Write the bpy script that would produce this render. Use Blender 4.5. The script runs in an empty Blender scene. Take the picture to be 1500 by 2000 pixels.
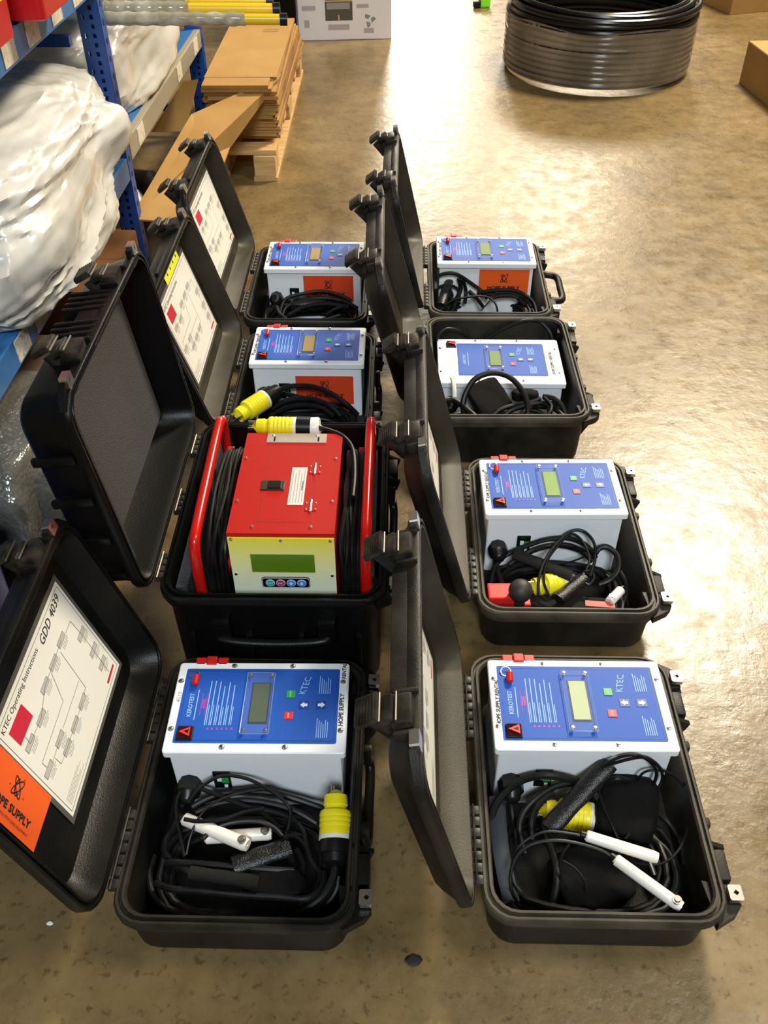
import bpy, bmesh, math, random
import numpy as np
from mathutils import Vector, Matrix, noise
PI = math.pi
C = bpy.context.scene.collection
SC = bpy.context.scene
random.seed(7)

# ------------------------------------------------------------------ camera
FPX, PITCH, ROLL, HCAM = 1774.2, 0.728, -0.0048, 1.503
cd = bpy.data.cameras.new('camera'); cam = bpy.data.objects.new('camera', cd); C.objects.link(cam)
cd.sensor_fit = 'VERTICAL'; cd.sensor_height = 24.0; cd.lens = 24.0 * FPX / 2000.0; cd.clip_start = 0.05; cd.clip_end = 200
_r, _u, _f = Vector((1, 0, 0)), Vector((0, math.sin(PITCH), math.cos(PITCH))), Vector((0, math.cos(PITCH), -math.sin(PITCH)))
_c, _s = math.cos(ROLL), math.sin(ROLL)
_r2, _u2 = _r * _c + _u * _s, _u * _c - _r * _s
cam.matrix_world = Matrix(((_r2.x, _u2.x, -_f.x, 0), (_r2.y, _u2.y, -_f.y, 0), (_r2.z, _u2.z, -_f.z, HCAM), (0, 0, 0, 1)))
SC.camera = cam

# ------------------------------------------------------------------ world, lamps, exposure
SC.view_settings.view_transform = 'Standard'; SC.view_settings.look = 'None'
SC.view_settings.exposure = 0.28; SC.view_settings.gamma = 1.0; SC.view_settings.use_curve_mapping = False
wd = bpy.data.worlds.new('world'); SC.world = wd; wd.use_nodes = True
wd.node_tree.nodes['Background'].inputs[0].default_value = (1.0, 0.88, 0.70, 1)
wd.node_tree.nodes['Background'].inputs[1].default_value = 0.085

def area(name, loc, target, sx, sy, watts, col=(1, 0.93, 0.8)):
    l = bpy.data.lights.new(name, 'AREA'); l.shape = 'RECTANGLE'; l.size = sx; l.size_y = sy; l.energy = watts; l.color = col
    o = bpy.data.objects.new(name, l); C.objects.link(o); o.location = loc
    o.rotation_euler = (Vector(target) - Vector(loc)).to_track_quat('-Z', 'Y').to_euler()
    return o
area('ceiling_lamp', (2.85, 6.3, 5.2), (1.2, 2.2, 0), 1.1, 1.1, 560, (1, 0.88, 0.68))
area('ceiling_lamp', (2.9, 15.2, 5.2), (1.4, 5.0, 0), 1.8, 1.6, 260, (1, 0.86, 0.64))
area('ceiling_lamp', (0.55, 23.0, 5.2), (0.5, 6.0, 0), 2.0, 2.0, 760, (1, 0.88, 0.70))
area('ceiling_lamp', (2.6, 0.9, 5.2), (0.7, 1.5, 0), 1.2, 1.2, 90)
area('ceiling_lamp', (0.3, -3.6, 5.0), (0.0, 1.6, 0), 1.6, 1.2, 260, (0.82, 0.92, 1.0))  # cool fill light added behind the camera for the unit fronts

# ------------------------------------------------------------------ pixel ray -> point at a chosen height
def spot(px, py, z=None, y=None, x=None):
    a, b = px - 750.0, py - 1000.0
    u, v = _c * a + _s * b, -_s * a + _c * b
    d = _f + _r * (u / FPX) - _u * (v / FPX)
    o = Vector((0, 0, HCAM))
    t = (z - o.z) / d.z if z is not None else ((y - o.y) / d.y if y is not None else (x - o.x) / d.x)
    return o + d * t

# ------------------------------------------------------------------ materials
MATS = {}
def mat(name, col, rough=0.5, metal=0.0, spec=0.5, col2=None, nscale=20.0, nlo=0.4, nhi=0.65, bump=0.0, bscale=200.0,
        emit=None, trans=0.0, alpha=1.0, coat=0.0, detail=4.0, rough2=None, stretch=None):
    if name in MATS: return MATS[name]
    m = bpy.data.materials.new(name); m.use_nodes = True; nt = m.node_tree; b = nt.nodes['Principled BSDF']
    b.inputs['Base Color'].default_value = (*col, 1); b.inputs['Roughness'].default_value = rough; b.inputs['Metallic'].default_value = metal
    b.inputs['Specular IOR Level'].default_value = spec; b.inputs['Transmission Weight'].default_value = trans
    b.inputs['Alpha'].default_value = alpha; b.inputs['Coat Weight'].default_value = coat
    tc = nt.nodes.new('ShaderNodeTexCoord'); vec = tc.outputs['Object']
    if stretch:
        mp = nt.nodes.new('ShaderNodeMapping'); mp.inputs['Scale'].default_value = stretch
        nt.links.new(vec, mp.inputs['Vector']); vec = mp.outputs['Vector']
    if col2:
        n = nt.nodes.new('ShaderNodeTexNoise'); n.inputs['Scale'].default_value = nscale; n.inputs['Detail'].default_value = detail
        r = nt.nodes.new('ShaderNodeValToRGB'); r.color_ramp.elements[0].position = nlo; r.color_ramp.elements[1].position = nhi
        r.color_ramp.elements[0].color = (*col, 1); r.color_ramp.elements[1].color = (*col2, 1)
        nt.links.new(vec, n.inputs['Vector']); nt.links.new(n.outputs['Fac'], r.inputs['Fac']); nt.links.new(r.outputs['Color'], b.inputs['Base Color'])
        if rough2 is not None:
            mr = nt.nodes.new('ShaderNodeMapRange'); mr.inputs['From Min'].default_value = nlo; mr.inputs['From Max'].default_value = nhi
            mr.inputs['To Min'].default_value = rough; mr.inputs['To Max'].default_value = rough2
            nt.links.new(n.outputs['Fac'], mr.inputs['Value']); nt.links.new(mr.outputs['Result'], b.inputs['Roughness'])
    if bump:
        n2 = nt.nodes.new('ShaderNodeTexNoise'); n2.inputs['Scale'].default_value = bscale; n2.inputs['Detail'].default_value = 3
        bp = nt.nodes.new('ShaderNodeBump'); bp.inputs['Strength'].default_value = bump; bp.inputs['Distance'].default_value = 0.002
        nt.links.new(vec, n2.inputs['Vector']); nt.links.new(n2.outputs['Fac'], bp.inputs['Height']); nt.links.new(bp.outputs['Normal'], b.inputs['Normal'])
    if emit:
        b.inputs['Emission Color'].default_value = (*emit[0], 1); b.inputs['Emission Strength'].default_value = emit[1]
    MATS[name] = m; return m

def concrete():
    m = bpy.data.materials.new('polished_concrete'); m.use_nodes = True; nt = m.node_tree; N = nt.nodes; L = nt.links; b = N['Principled BSDF']
    tc = N.new('ShaderNodeTexCoord')
    def noi(scale, det, rough=0.6):
        n = N.new('ShaderNodeTexNoise'); n.inputs['Scale'].default_value = scale; n.inputs['Detail'].default_value = det; n.inputs['Roughness'].default_value = rough
        L.new(tc.outputs['Object'], n.inputs['Vector']); return n
    def ramp(src, stops):
        r = N.new('ShaderNodeValToRGB'); e = r.color_ramp.elements
        e[0].position, e[0].color = stops[0][0], (*stops[0][1], 1); e[1].position, e[1].color = stops[-1][0], (*stops[-1][1], 1)
        for p, c in stops[1:-1]:
            x = e.new(p); x.color = (*c, 1)
        L.new(src, r.inputs['Fac']); return r
    big = ramp(noi(1.6, 5).outputs['Fac'], [(0.3, (0.142, 0.094, 0.036)), (0.5, (0.198, 0.132, 0.052)), (0.7, (0.26, 0.18, 0.078))])
    mid = ramp(noi(9, 8, 0.7).outputs['Fac'], [(0.3, (0.62, 0.60, 0.56)), (0.5, (0.95, 0.95, 0.95)), (0.72, (1.18, 1.17, 1.14))])
    spk = ramp(noi(55, 4, 0.65).outputs['Fac'], [(0.33, (0.55, 0.52, 0.48)), (0.43, (1, 1, 1)), (0.9, (1, 1, 1))])
    def mul(a, c):
        x = N.new('ShaderNodeMix'); x.data_type = 'RGBA'; x.blend_type = 'MULTIPLY'; x.inputs['Factor'].default_value = 1.0
        L.new(a, x.inputs['A']); L.new(c, x.inputs['B']); return x.outputs['Result']
    L.new(mul(mul(big.outputs['Color'], mid.outputs['Color']), spk.outputs['Color']), b.inputs['Base Color'])
    rr = N.new('ShaderNodeMapRange'); rr.inputs['From Min'].default_value = 0.3; rr.inputs['From Max'].default_value = 0.7
    rr.inputs['To Min'].default_value = 0.46; rr.inputs['To Max'].default_value = 0.22
    L.new(noi(14, 8, 0.7).outputs['Fac'], rr.inputs['Value']); L.new(rr.outputs['Result'], b.inputs['Roughness'])
    bp = N.new('ShaderNodeBump'); bp.inputs['Strength'].default_value = 0.45; bp.inputs['Distance'].default_value = 0.004
    L.new(noi(22, 6).outputs['Fac'], bp.inputs['Height']); L.new(bp.outputs['Normal'], b.inputs['Normal'])
    b.inputs['Specular IOR Level'].default_value = 0.6
    return m

M_CASE = mat('dusty_black_polypropylene', (0.007, 0.0065, 0.0055), 0.42, spec=0.28, col2=(0.034, 0.028, 0.018), nscale=9, nlo=0.42, nhi=0.75, bump=0.25, bscale=420, rough2=0.62, detail=7)
M_CASEC = mat('black_polypropylene', (0.004, 0.004, 0.004), 0.36, spec=0.25, col2=(0.014, 0.012, 0.008), nscale=8, nlo=0.45, nhi=0.8, bump=0.25, bscale=420, detail=7)
M_CASEN = mat('clean_black_polypropylene', (0.003, 0.003, 0.003), 0.34, spec=0.22, bump=0.2, bscale=420)
M_LIDIN = mat('dusty_lid_lining', (0.018, 0.015, 0.009), 0.45, spec=0.25, col2=(0.06, 0.048, 0.028), nscale=7, nlo=0.35, nhi=0.75, bump=0.2, bscale=420, detail=7)
M_RIM = mat('dusty_worn_rim', (0.022, 0.019, 0.013), 0.5, spec=0.3, col2=(0.085, 0.072, 0.048), nscale=10, nlo=0.35, nhi=0.7, detail=7)
M_RIM2 = mat('scuffed_rim', (0.008, 0.0075, 0.006), 0.45, spec=0.3, col2=(0.034, 0.029, 0.021), nscale=10, nlo=0.4, nhi=0.75, detail=7)
M_SEAL = mat('rim_gasket', (0.05, 0.045, 0.035), 0.5)
M_STEEL = mat('steel', (0.72, 0.70, 0.66), 0.28, 1.0)
M_DSTEEL = mat('dull_steel', (0.26, 0.23, 0.19), 0.5, 1.0)
M_LATCH = mat('latch_plastic', (0.010, 0.009, 0.007), 0.4, spec=0.3, col2=(0.05, 0.042, 0.03), nscale=40, nlo=0.4, nhi=0.8)
M_FOAM = mat('grey_foam', (0.035, 0.033, 0.032), 0.95, col2=(0.075, 0.07, 0.068), nscale=300, nlo=0.35, nhi=0.65, bump=0.8, bscale=300)
M_FOAMD = mat('dark_convoluted_foam', (0.012, 0.013, 0.017), 0.85, col2=(0.03, 0.034, 0.045), nscale=220, nlo=0.35, nhi=0.65, bump=0.8, bscale=220)
M_WHITE = mat('white_powder_coat', (0.86, 0.88, 0.89), 0.35, bump=0.12, bscale=500)
M_BLUE = mat('blue_label', (0.013, 0.088, 0.43), 0.5, spec=0.3)
M_BLUE2 = mat('blue_label_edge', (0.010, 0.045, 0.24), 0.4)
M_INKW = mat('white_print', (0.62, 0.74, 0.9), 0.5)
M_INKLB = mat('pale_blue_print', (0.28, 0.46, 0.80), 0.5)
M_INKM = mat('magenta_print', (0.42, 0.05, 0.33), 0.5)
M_INKK = mat('black_ink', (0.012, 0.012, 0.014), 0.6)
M_INKG = mat('grey_ink', (0.30, 0.29, 0.27), 0.7)
M_INKGL = mat('light_grey_ink', (0.5, 0.48, 0.44), 0.7)
M_RED = mat('red_plastic', (0.55, 0.012, 0.012), 0.35)
M_BTNR = mat('red_button', (0.72, 0.03, 0.03), 0.4)
M_BTNG = mat('green_button', (0.015, 0.33, 0.06), 0.4)
M_ACR = mat('clear_acrylic', (0.45, 0.55, 0.85), 0.25, alpha=0.05, spec=0.1)
M_EDGE = mat('acrylic_edge', (0.20, 0.28, 0.55), 0.2)
M_BLACK = mat('black_plastic', (0.006, 0.006, 0.006), 0.35, spec=0.3)
M_RUB = mat('black_rubber_cable', (0.005, 0.005, 0.0055), 0.42, spec=0.25, col2=(0.014, 0.013, 0.011), nscale=30, nlo=0.45, nhi=0.8)
M_RUBM = mat('matt_black_foam_sleeve', (0.010, 0.009, 0.008), 0.8, spec=0.2, bump=0.4, bscale=250)
M_MESH = mat('braided_black_sleeve', (0.006, 0.006, 0.006), 0.25, spec=0.5, col2=(0.018, 0.018, 0.018), nscale=420, nlo=0.5, nhi=0.62, bump=0.55, bscale=420)
M_FAB = mat('black_nylon_pouch', (0.0045, 0.004, 0.004), 0.8, spec=0.15, bump=0.4, bscale=350)
M_SLATE = mat('slate_strap', (0.022, 0.028, 0.036), 0.6)
M_YEL = mat('yellow_plug', (0.85, 0.72, 0.01), 0.38)
M_IVORY = mat('ivory_plastic', (0.78, 0.75, 0.66), 0.4)
M_PROBE = mat('white_probe', (0.85, 0.80, 0.70), 0.3)
M_ORANGE = mat('orange_card', (0.90, 0.12, 0.012), 0.55)
M_ORANGE2 = mat('red_orange_card', (0.72, 0.06, 0.012), 0.55)
M_PAPER = mat('white_paper', (0.86, 0.83, 0.74), 0.45)
M_LAM = mat('laminate_margin', (0.10, 0.095, 0.085), 0.18)
M_PRED = mat('red_print', (0.62, 0.02, 0.045), 0.5)
M_YSTK = mat('yellow_sticker', (0.85, 0.88, 0.05), 0.5)
M_REDM = mat('red_painted_steel', (0.40, 0.007, 0.004), 0.45, spec=0.25, bump=0.08, bscale=400)
M_REDT = mat('glossy_red_tube', (0.50, 0.009, 0.006), 0.22)
M_REDD = mat('dark_red_seam', (0.22, 0.004, 0.004), 0.5)
M_ALU = mat('brushed_aluminium', (0.60, 0.52, 0.45), 0.4, 0.7)
M_CARD = mat('corrugated_cardboard', (0.40, 0.22, 0.066), 0.85, spec=0.2, col2=(0.45, 0.265, 0.09), nscale=6, nlo=0.3, nhi=0.7)
M_CARDD = mat('cardboard_edge', (0.16, 0.07, 0.022), 0.9, col2=(0.32, 0.16, 0.055), nscale=60, nlo=0.4, nhi=0.6, stretch=(0.05, 0.05, 3))
M_CARDB = mat('brown_cardboard', (0.20, 0.085, 0.03), 0.85, spec=0.2)
M_CARTW = mat('white_carton', (0.93, 0.86, 0.82), 0.6)
M_WOOD = mat('pale_pallet_wood', (0.62, 0.40, 0.17), 0.75, col2=(0.48, 0.28, 0.10), nscale=10, nlo=0.4, nhi=0.65, stretch=(1, 8, 8))
M_RACK = mat('blue_rack_paint', (0.012, 0.075, 0.33), 0.4, bump=0.1, bscale=60)
M_BEAM = mat('blue_beam_paint', (0.035, 0.16, 0.42), 0.4)
M_BEAMG = mat('grey_worn_beam', (0.33, 0.29, 0.21), 0.45)
M_TAG = mat('price_tag_card', (0.72, 0.66, 0.54), 0.5, col2=(0.45, 0.40, 0.32), nscale=70, nlo=0.5, nhi=0.7)
M_BAG = mat('white_plastic_bag', (0.68, 0.655, 0.60), 0.25, col2=(0.50, 0.48, 0.43), nscale=5, nlo=0.4, nhi=0.7, coat=0.4)
M_BIN = mat('red_bin', (0.50, 0.008, 0.012), 0.35)
M_SLEEVE = mat('clear_plastic_sleeve', (0.36, 0.34, 0.25), 0.15, col2=(0.60, 0.57, 0.47), nscale=26, nlo=0.45, nhi=0.7, alpha=0.8)
M_YTUBE = mat('yellow_tube', (0.82, 0.55, 0.02), 0.3)
M_PIPE = mat('black_pipe', (0.008, 0.007, 0.006), 0.25, spec=0.4)
M_GREEN = mat('bright_green_tape', (0.25, 0.85, 0.03), 0.4)

def film():
    m = bpy.data.materials.new('stretch_film'); m.use_nodes = True; nt = m.node_tree; N = nt.nodes; L = nt.links
    for n in list(N):
        if n.type != 'OUTPUT_MATERIAL': N.remove(n)
    out = [n for n in N if n.type == 'OUTPUT_MATERIAL'][0]
    t = N.new('ShaderNodeBsdfTransparent'); t.inputs[0].default_value = (0.9, 0.88, 0.84, 1)
    g = N.new('ShaderNodeBsdfPrincipled'); g.inputs['Base Color'].default_value = (0.42, 0.33, 0.22, 1); g.inputs['Roughness'].default_value = 0.16
    tc = N.new('ShaderNodeTexCoord'); n = N.new('ShaderNodeTexNoise'); n.inputs['Scale'].default_value = 4; n.inputs['Detail'].default_value = 5
    r = N.new('ShaderNodeMapRange'); r.inputs['From Min'].default_value = 0.35; r.inputs['From Max'].default_value = 0.7; r.inputs['To Min'].default_value = 0.28; r.inputs['To Max'].default_value = 0.60
    x = N.new('ShaderNodeMixShader')
    L.new(tc.outputs['Object'], n.inputs['Vector']); L.new(n.outputs['Fac'], r.inputs['Value']); L.new(r.outputs['Result'], x.inputs[0])
    L.new(t.outputs[0], x.inputs[1]); L.new(g.outputs[0], x.inputs[2]); L.new(x.outputs[0], out.inputs[0])
    return m
M_FILM = film()

def bubble():
    m = bpy.data.materials.new('bubble_wrap'); m.use_nodes = True; nt = m.node_tree; N = nt.nodes; L = nt.links; b = N['Principled BSDF']
    tc = N.new('ShaderNodeTexCoord'); v = N.new('ShaderNodeTexVoronoi'); v.inputs['Scale'].default_value = 85
    bp = N.new('ShaderNodeBump'); bp.inputs['Strength'].default_value = 0.5; bp.inputs['Distance'].default_value = 0.004; bp.invert = True
    n = N.new('ShaderNodeTexNoise'); n.inputs['Scale'].default_value = 5; r = N.new('ShaderNodeValToRGB')
    r.color_ramp.elements[0].position = 0.35; r.color_ramp.elements[0].color = (0.035, 0.04, 0.05, 1); r.color_ramp.elements[1].position = 0.7; r.color_ramp.elements[1].color = (0.16, 0.15, 0.12, 1)
    L.new(tc.outputs['Object'], v.inputs['Vector']); L.new(v.outputs['Distance'], bp.inputs['Height']); L.new(bp.outputs['Normal'], b.inputs['Normal'])
    L.new(tc.outputs['Object'], n.inputs['Vector']); L.new(n.outputs['Fac'], r.inputs['Fac']); L.new(r.outputs['Color'], b.inputs['Base Color'])
    b.inputs['Roughness'].default_value = 0.16; b.inputs['Specular IOR Level'].default_value = 0.8
    return m
M_BUB = bubble()

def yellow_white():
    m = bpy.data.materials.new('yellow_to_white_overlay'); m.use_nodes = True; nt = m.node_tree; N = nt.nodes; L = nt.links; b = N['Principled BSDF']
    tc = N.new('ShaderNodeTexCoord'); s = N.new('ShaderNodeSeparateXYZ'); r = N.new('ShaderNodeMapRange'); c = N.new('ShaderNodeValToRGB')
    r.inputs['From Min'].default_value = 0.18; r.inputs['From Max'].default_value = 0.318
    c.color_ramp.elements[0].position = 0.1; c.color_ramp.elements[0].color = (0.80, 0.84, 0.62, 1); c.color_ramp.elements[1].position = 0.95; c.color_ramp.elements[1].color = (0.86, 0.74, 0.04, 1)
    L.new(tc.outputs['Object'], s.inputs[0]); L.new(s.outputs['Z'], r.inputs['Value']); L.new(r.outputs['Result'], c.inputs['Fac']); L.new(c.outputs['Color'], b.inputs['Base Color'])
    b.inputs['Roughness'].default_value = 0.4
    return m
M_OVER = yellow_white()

# ------------------------------------------------------------------ mesh builder
class MB:
    def __init__(s): s.v = []; s.f = []; s.m = []; s.sm = []
    def add(s, vs, fs, mi=0, smooth=False):
        o = len(s.v); s.v += [tuple(p) for p in vs]; s.f += [tuple(i + o for i in f) for f in fs]; s.m += [mi] * len(fs); s.sm += [smooth] * len(fs); return s
    def box(s, c, d, mi=0, rot=None, bev=0.0):
        x, y, z = d[0] / 2, d[1] / 2, d[2] / 2; c = Vector(c)
        if bev <= 0:
            vs = [Vector((a, b, e)) for a in (-x, x) for b in (-y, y) for e in (-z, z)]
            fs = [(0, 1, 3, 2), (4, 6, 7, 5), (0, 4, 5, 1), (2, 3, 7, 6), (0, 2, 6, 4), (1, 5, 7, 3)]
        else:
            bm = bmesh.new(); bmesh.ops.create_cube(bm, size=1.0)
            for v in bm.verts: v.co = Vector((v.co.x * d[0], v.co.y * d[1], v.co.z * d[2]))
            bmesh.ops.bevel(bm, geom=bm.edges[:], offset=min(bev, 0.45 * min(d)), segments=2, affect='EDGES', profile=0.6)
            bm.verts.index_update(); vs = [v.co.copy() for v in bm.verts]; fs = [[v.index for v in f.verts] for f in bm.faces]; bm.free()
        if rot is not None: vs = [rot @ v for v in vs]
        return s.add([v + c for v in vs], fs, mi)
    def tube(s, pts, r, n=8, mi=0, cap=True, closed=False, flat=1.0):
        pts = [Vector(p) for p in pts]; k = len(pts); rs = r if isinstance(r, (list, tuple)) else [r] * k
        vs = []; fs = []; nrm = None
        for i, p in enumerate(pts):
            a = pts[i - 1] if (i > 0 or closed) else p; b = pts[(i + 1) % k] if (i < k - 1 or closed) else p
            t = (b - a); t = t.normalized() if t.length > 1e-9 else Vector((0, 0, 1))
            if nrm is None: nrm = t.orthogonal().normalized() if abs(t.z) > 0.95 else t.cross(Vector((0, 0, 1))).normalized()
            nrm = nrm - t * nrm.dot(t); nrm = nrm.normalized() if nrm.length > 1e-6 else t.orthogonal().normalized()
            bn = t.cross(nrm)
            for j in range(n):
                q = 2 * PI * j / n; vs.append(p + nrm * (math.cos(q) * rs[i]) + bn * (math.sin(q) * rs[i] * flat))
        for i in range(k if closed else k - 1):
            for j in range(n):
                a, b = i * n + j, i * n + (j + 1) % n; c2, d = ((i + 1) % k) * n + (j + 1) % n, ((i + 1) % k) * n + j
                fs.append((a, b, c2, d))
        s.add(vs, fs, mi, True)
        if cap and not closed:
            o = len(s.v) - len(vs)
            s.f.append(tuple(o + j for j in reversed(range(n)))); s.f.append(tuple(o + (k - 1) * n + j for j in range(n))); s.m += [mi] * 2; s.sm += [False] * 2
        return s
    def cyl(s, p0, p1, r, n=16, mi=0, r1=None): return s.tube([p0, p1], [r, r if r1 is None else r1], n, mi)
    def lathe(s, p0, p1, prof, n=20, mi=0):
        # prof: list of (t along p0-p1 in metres, radius)
        p0 = Vector(p0); ax = (Vector(p1) - p0).normalized()
        return s.tube([p0 + ax * t for t, r in prof], [max(r, 1e-4) for t, r in prof], n, mi)
    def loft(s, rings, mi=0, cap0=True, cap1=True, smooth=True):
        n = len(rings[0]); vs = [p for r in rings for p in r]; fs = []
        for i in range(len(rings) - 1):
            for j in range(n): fs.append((i * n + j, i * n + (j + 1) % n, (i + 1) * n + (j + 1) % n, (i + 1) * n + j))
        if cap0: fs.append(tuple(reversed(range(n))))
        if cap1: fs.append(tuple((len(rings) - 1) * n + j for j in range(n)))
        return s.add(vs, fs, mi, smooth)
    def prism(s, poly, z0, z1, mi=0, fr=None):
        n = len(poly); vs = [Vector((x, y, z0)) for x, y in poly] + [Vector((x, y, z1)) for x, y in poly]
        if fr is not None: vs = [fr @ v for v in vs]
        fs = [tuple(reversed(range(n))), tuple(range(n, 2 * n))] + [(i, (i + 1) % n, n + (i + 1) % n, n + i) for i in range(n)]
        return s.add(vs, fs, mi)
    def quad(s, a, b, c, d, mi=0): return s.add([a, b, c, d], [(0, 1, 2, 3)], mi)
    def ball(s, c, r, mi=0, n=16, sz=(1, 1, 1)):
        c = Vector(c); rings = []
        for i in range(1, n // 2 + 0):
            th = PI * i / (n // 2); rings.append([c + Vector((math.sin(th) * math.cos(2 * PI * j / n) * r * sz[0], math.sin(th) * math.sin(2 * PI * j / n) * r * sz[1], -math.cos(th) * r * sz[2])) for j in range(n)])
        return s.loft(rings, mi)

def obj(name, mb, mats, parent=None, kind=None, loc=None, smooth_angle=None):
    me = bpy.data.meshes.new(name); me.from_pydata([tuple(v) for v in mb.v], [], mb.f); me.update()
    if not isinstance(mats, (list, tuple)): mats = [mats]
    for m in mats: me.materials.append(m)
    me.polygons.foreach_set('material_index', mb.m); me.polygons.foreach_set('use_smooth', mb.sm)
    if any(mb.sm):
        try: me.set_sharp_from_angle(angle=math.radians(38))
        except Exception: pass
    o = bpy.data.objects.new(name, me); C.objects.link(o)
    if parent: o.parent = parent
    if kind: o['kind'] = kind
    if loc: o.location = loc
    return o
def thing(name, label, cat, loc=(0, 0, 0), rz=0.0, group=None):
    o = bpy.data.objects.new(name, None); C.objects.link(o); o.empty_display_size = 0.05
    o.location = loc; o.rotation_euler = (0, 0, rz); return tag(o, label, cat, group)
def tag(o, label, cat, group=None):
    o['label'] = label; o['category'] = cat
    if group: o['group'] = group
    return o
def inv(root, p):
    R = Matrix.Rotation(-root.rotation_euler.z, 3, 'Z'); return R @ (Vector(p) - root.location)
def smooth(pts, sub=6, closed=False):
    P = [Vector(p) for p in pts]; n = len(P); out = []
    for i in range(n if closed else n - 1):
        p0 = P[(i - 1) % n] if (closed or i > 0) else P[0]; p1 = P[i]; p2 = P[(i + 1) % n]; p3 = P[(i + 2) % n] if (closed or i < n - 2) else P[-1]
        for k in range(sub):
            t = k / sub; out.append(0.5 * ((2 * p1) + (p2 - p0) * t + (2 * p0 - 5 * p1 + 4 * p2 - p3) * t * t + (3 * p1 - p0 - 3 * p2 + p3) * t ** 3))
    if not closed: out.append(P[-1])
    return out
def rr(hx, hy, r, z, n=5, cx=0.0, cy=0.0):
    r = max(0.001, min(r, hx - 1e-4, hy - 1e-4)); out = []
    for sx, sy, a0 in ((1, 1, 0), (-1, 1, PI / 2), (-1, -1, PI), (1, -1, 1.5 * PI)):
        for k in range(n + 1):
            a = a0 + (PI / 2) * k / n; out.append((cx + sx * (hx - r) + r * math.cos(a), cy + sy * (hy - r) + r * math.sin(a), z))
    return out
_fc = {}
def text(body, size, m, parent, M, name='lettering', align='CENTER', shear=0.0, bold=0.0, depth=0.0):
    cu = bpy.data.curves.new(name, 'FONT'); cu.body = body; cu.size = size; cu.align_x = align; cu.align_y = 'CENTER'; cu.shear = shear; cu.offset = bold; cu.extrude = depth; cu.resolution_u = 2
    t = bpy.data.objects.new(name, cu); C.objects.link(t); bpy.context.view_layer.update()
    me = bpy.data.meshes.new_from_object(t.evaluated_get(bpy.context.evaluated_depsgraph_get()))
    bpy.data.objects.remove(t); bpy.data.curves.remove(cu)
    me.name = name; me.materials.clear(); me.materials.append(m)
    o = bpy.data.objects.new(name, me); C.objects.link(o); o.parent = parent; o.matrix_local = M; return o
def homog(src, dst):
    A = []; b = []
    for (x, y), (u, v) in zip(src, dst):
        A.append([x, y, 1, 0, 0, 0, -u * x, -u * y]); b.append(u); A.append([0, 0, 0, x, y, 1, -v * x, -v * y]); b.append(v)
    h = np.append(np.linalg.solve(np.array(A, float), np.array(b, float)), 1).reshape(3, 3)
    def f(x, y):
        q = h @ np.array([x, y, 1.0]); return (float(q[0] / q[2]), float(q[1] / q[2]))
    return f
def stroke(mb, pts, w, z, mi=0):
    for (x0, y0), (x1, y1) in zip(pts[:-1], pts[1:]):
        dx, dy = x1 - x0, y1 - y0; l = math.hypot(dx, dy) or 1; nx, ny = -dy / l * w / 2, dx / l * w / 2
        mb.quad((x0 + nx, y0 + ny, z), (x0 - nx, y0 - ny, z), (x1 - nx, y1 - ny, z), (x1 + nx, y1 + ny, z), mi)

# ------------------------------------------------------------------ floor
fb = MB(); fb.box((0, 9, -0.05), (26, 30, 0.1)); floor = obj('floor', fb, concrete(), kind='structure')

# ------------------------------------------------------------------ transport cases
def print_sticker(mb, w, h, z):     # scribbled atom emblem: strokes in the sticker's own plane
    for k, (a, bb, an) in enumerate(((0.17, 0.055, 0.9), (0.17, 0.05, 2.2), (0.13, 0.06, 1.6))):
        pts = []
        for i in range(22 if k < 2 else 15):
            t = 2 * PI * i / 21; x, y = a * math.cos(t) * h * 1.1, bb * math.sin(t) * h * 1.1
            pts.append((x * math.cos(an) - y * math.sin(an), 0.17 * h + x * math.sin(an) + y * math.cos(an)))
        stroke(mb, pts, 0.022 * h, z)
    for x, y in ((-0.2, 0.12), (0.21, 0.08), (0.1, 0.36)): mb.prism([(x * h + 0.014 * h * math.cos(q), y * h + 0.014 * h * math.sin(q)) for q in [k * PI / 3 for k in range(6)]], z - 1e-5, z)
def hope_sticker(parent, M, w=0.157, h=0.09, m=M_ORANGE):
    b = MB(); b.box((0, 0, 0.0006), (w, h, 0.0012)); s = obj('supplier_sticker', b, m, parent); s.matrix_local = M
    if parent.parent is not None: tgt, MM = parent, M      # keep to three levels
    else: tgt, MM = s, Matrix()
    e = MB(); print_sticker(e, w, h, 0.0016); eo = obj('emblem', e, M_INKK, tgt); eo.matrix_local = MM
    text('HOPE SUPPLY', h * 0.185, M_INKK, tgt, MM @ Matrix.Translation((0, -0.2 * h, 0.0016)), bold=0.0006)
    text('FUSION AND POLYETHYLENE EQUIPMENT', h * 0.062, M_INKK, tgt, MM @ Matrix.Translation((0, -0.37 * h, 0.0016)))
    return s

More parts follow.
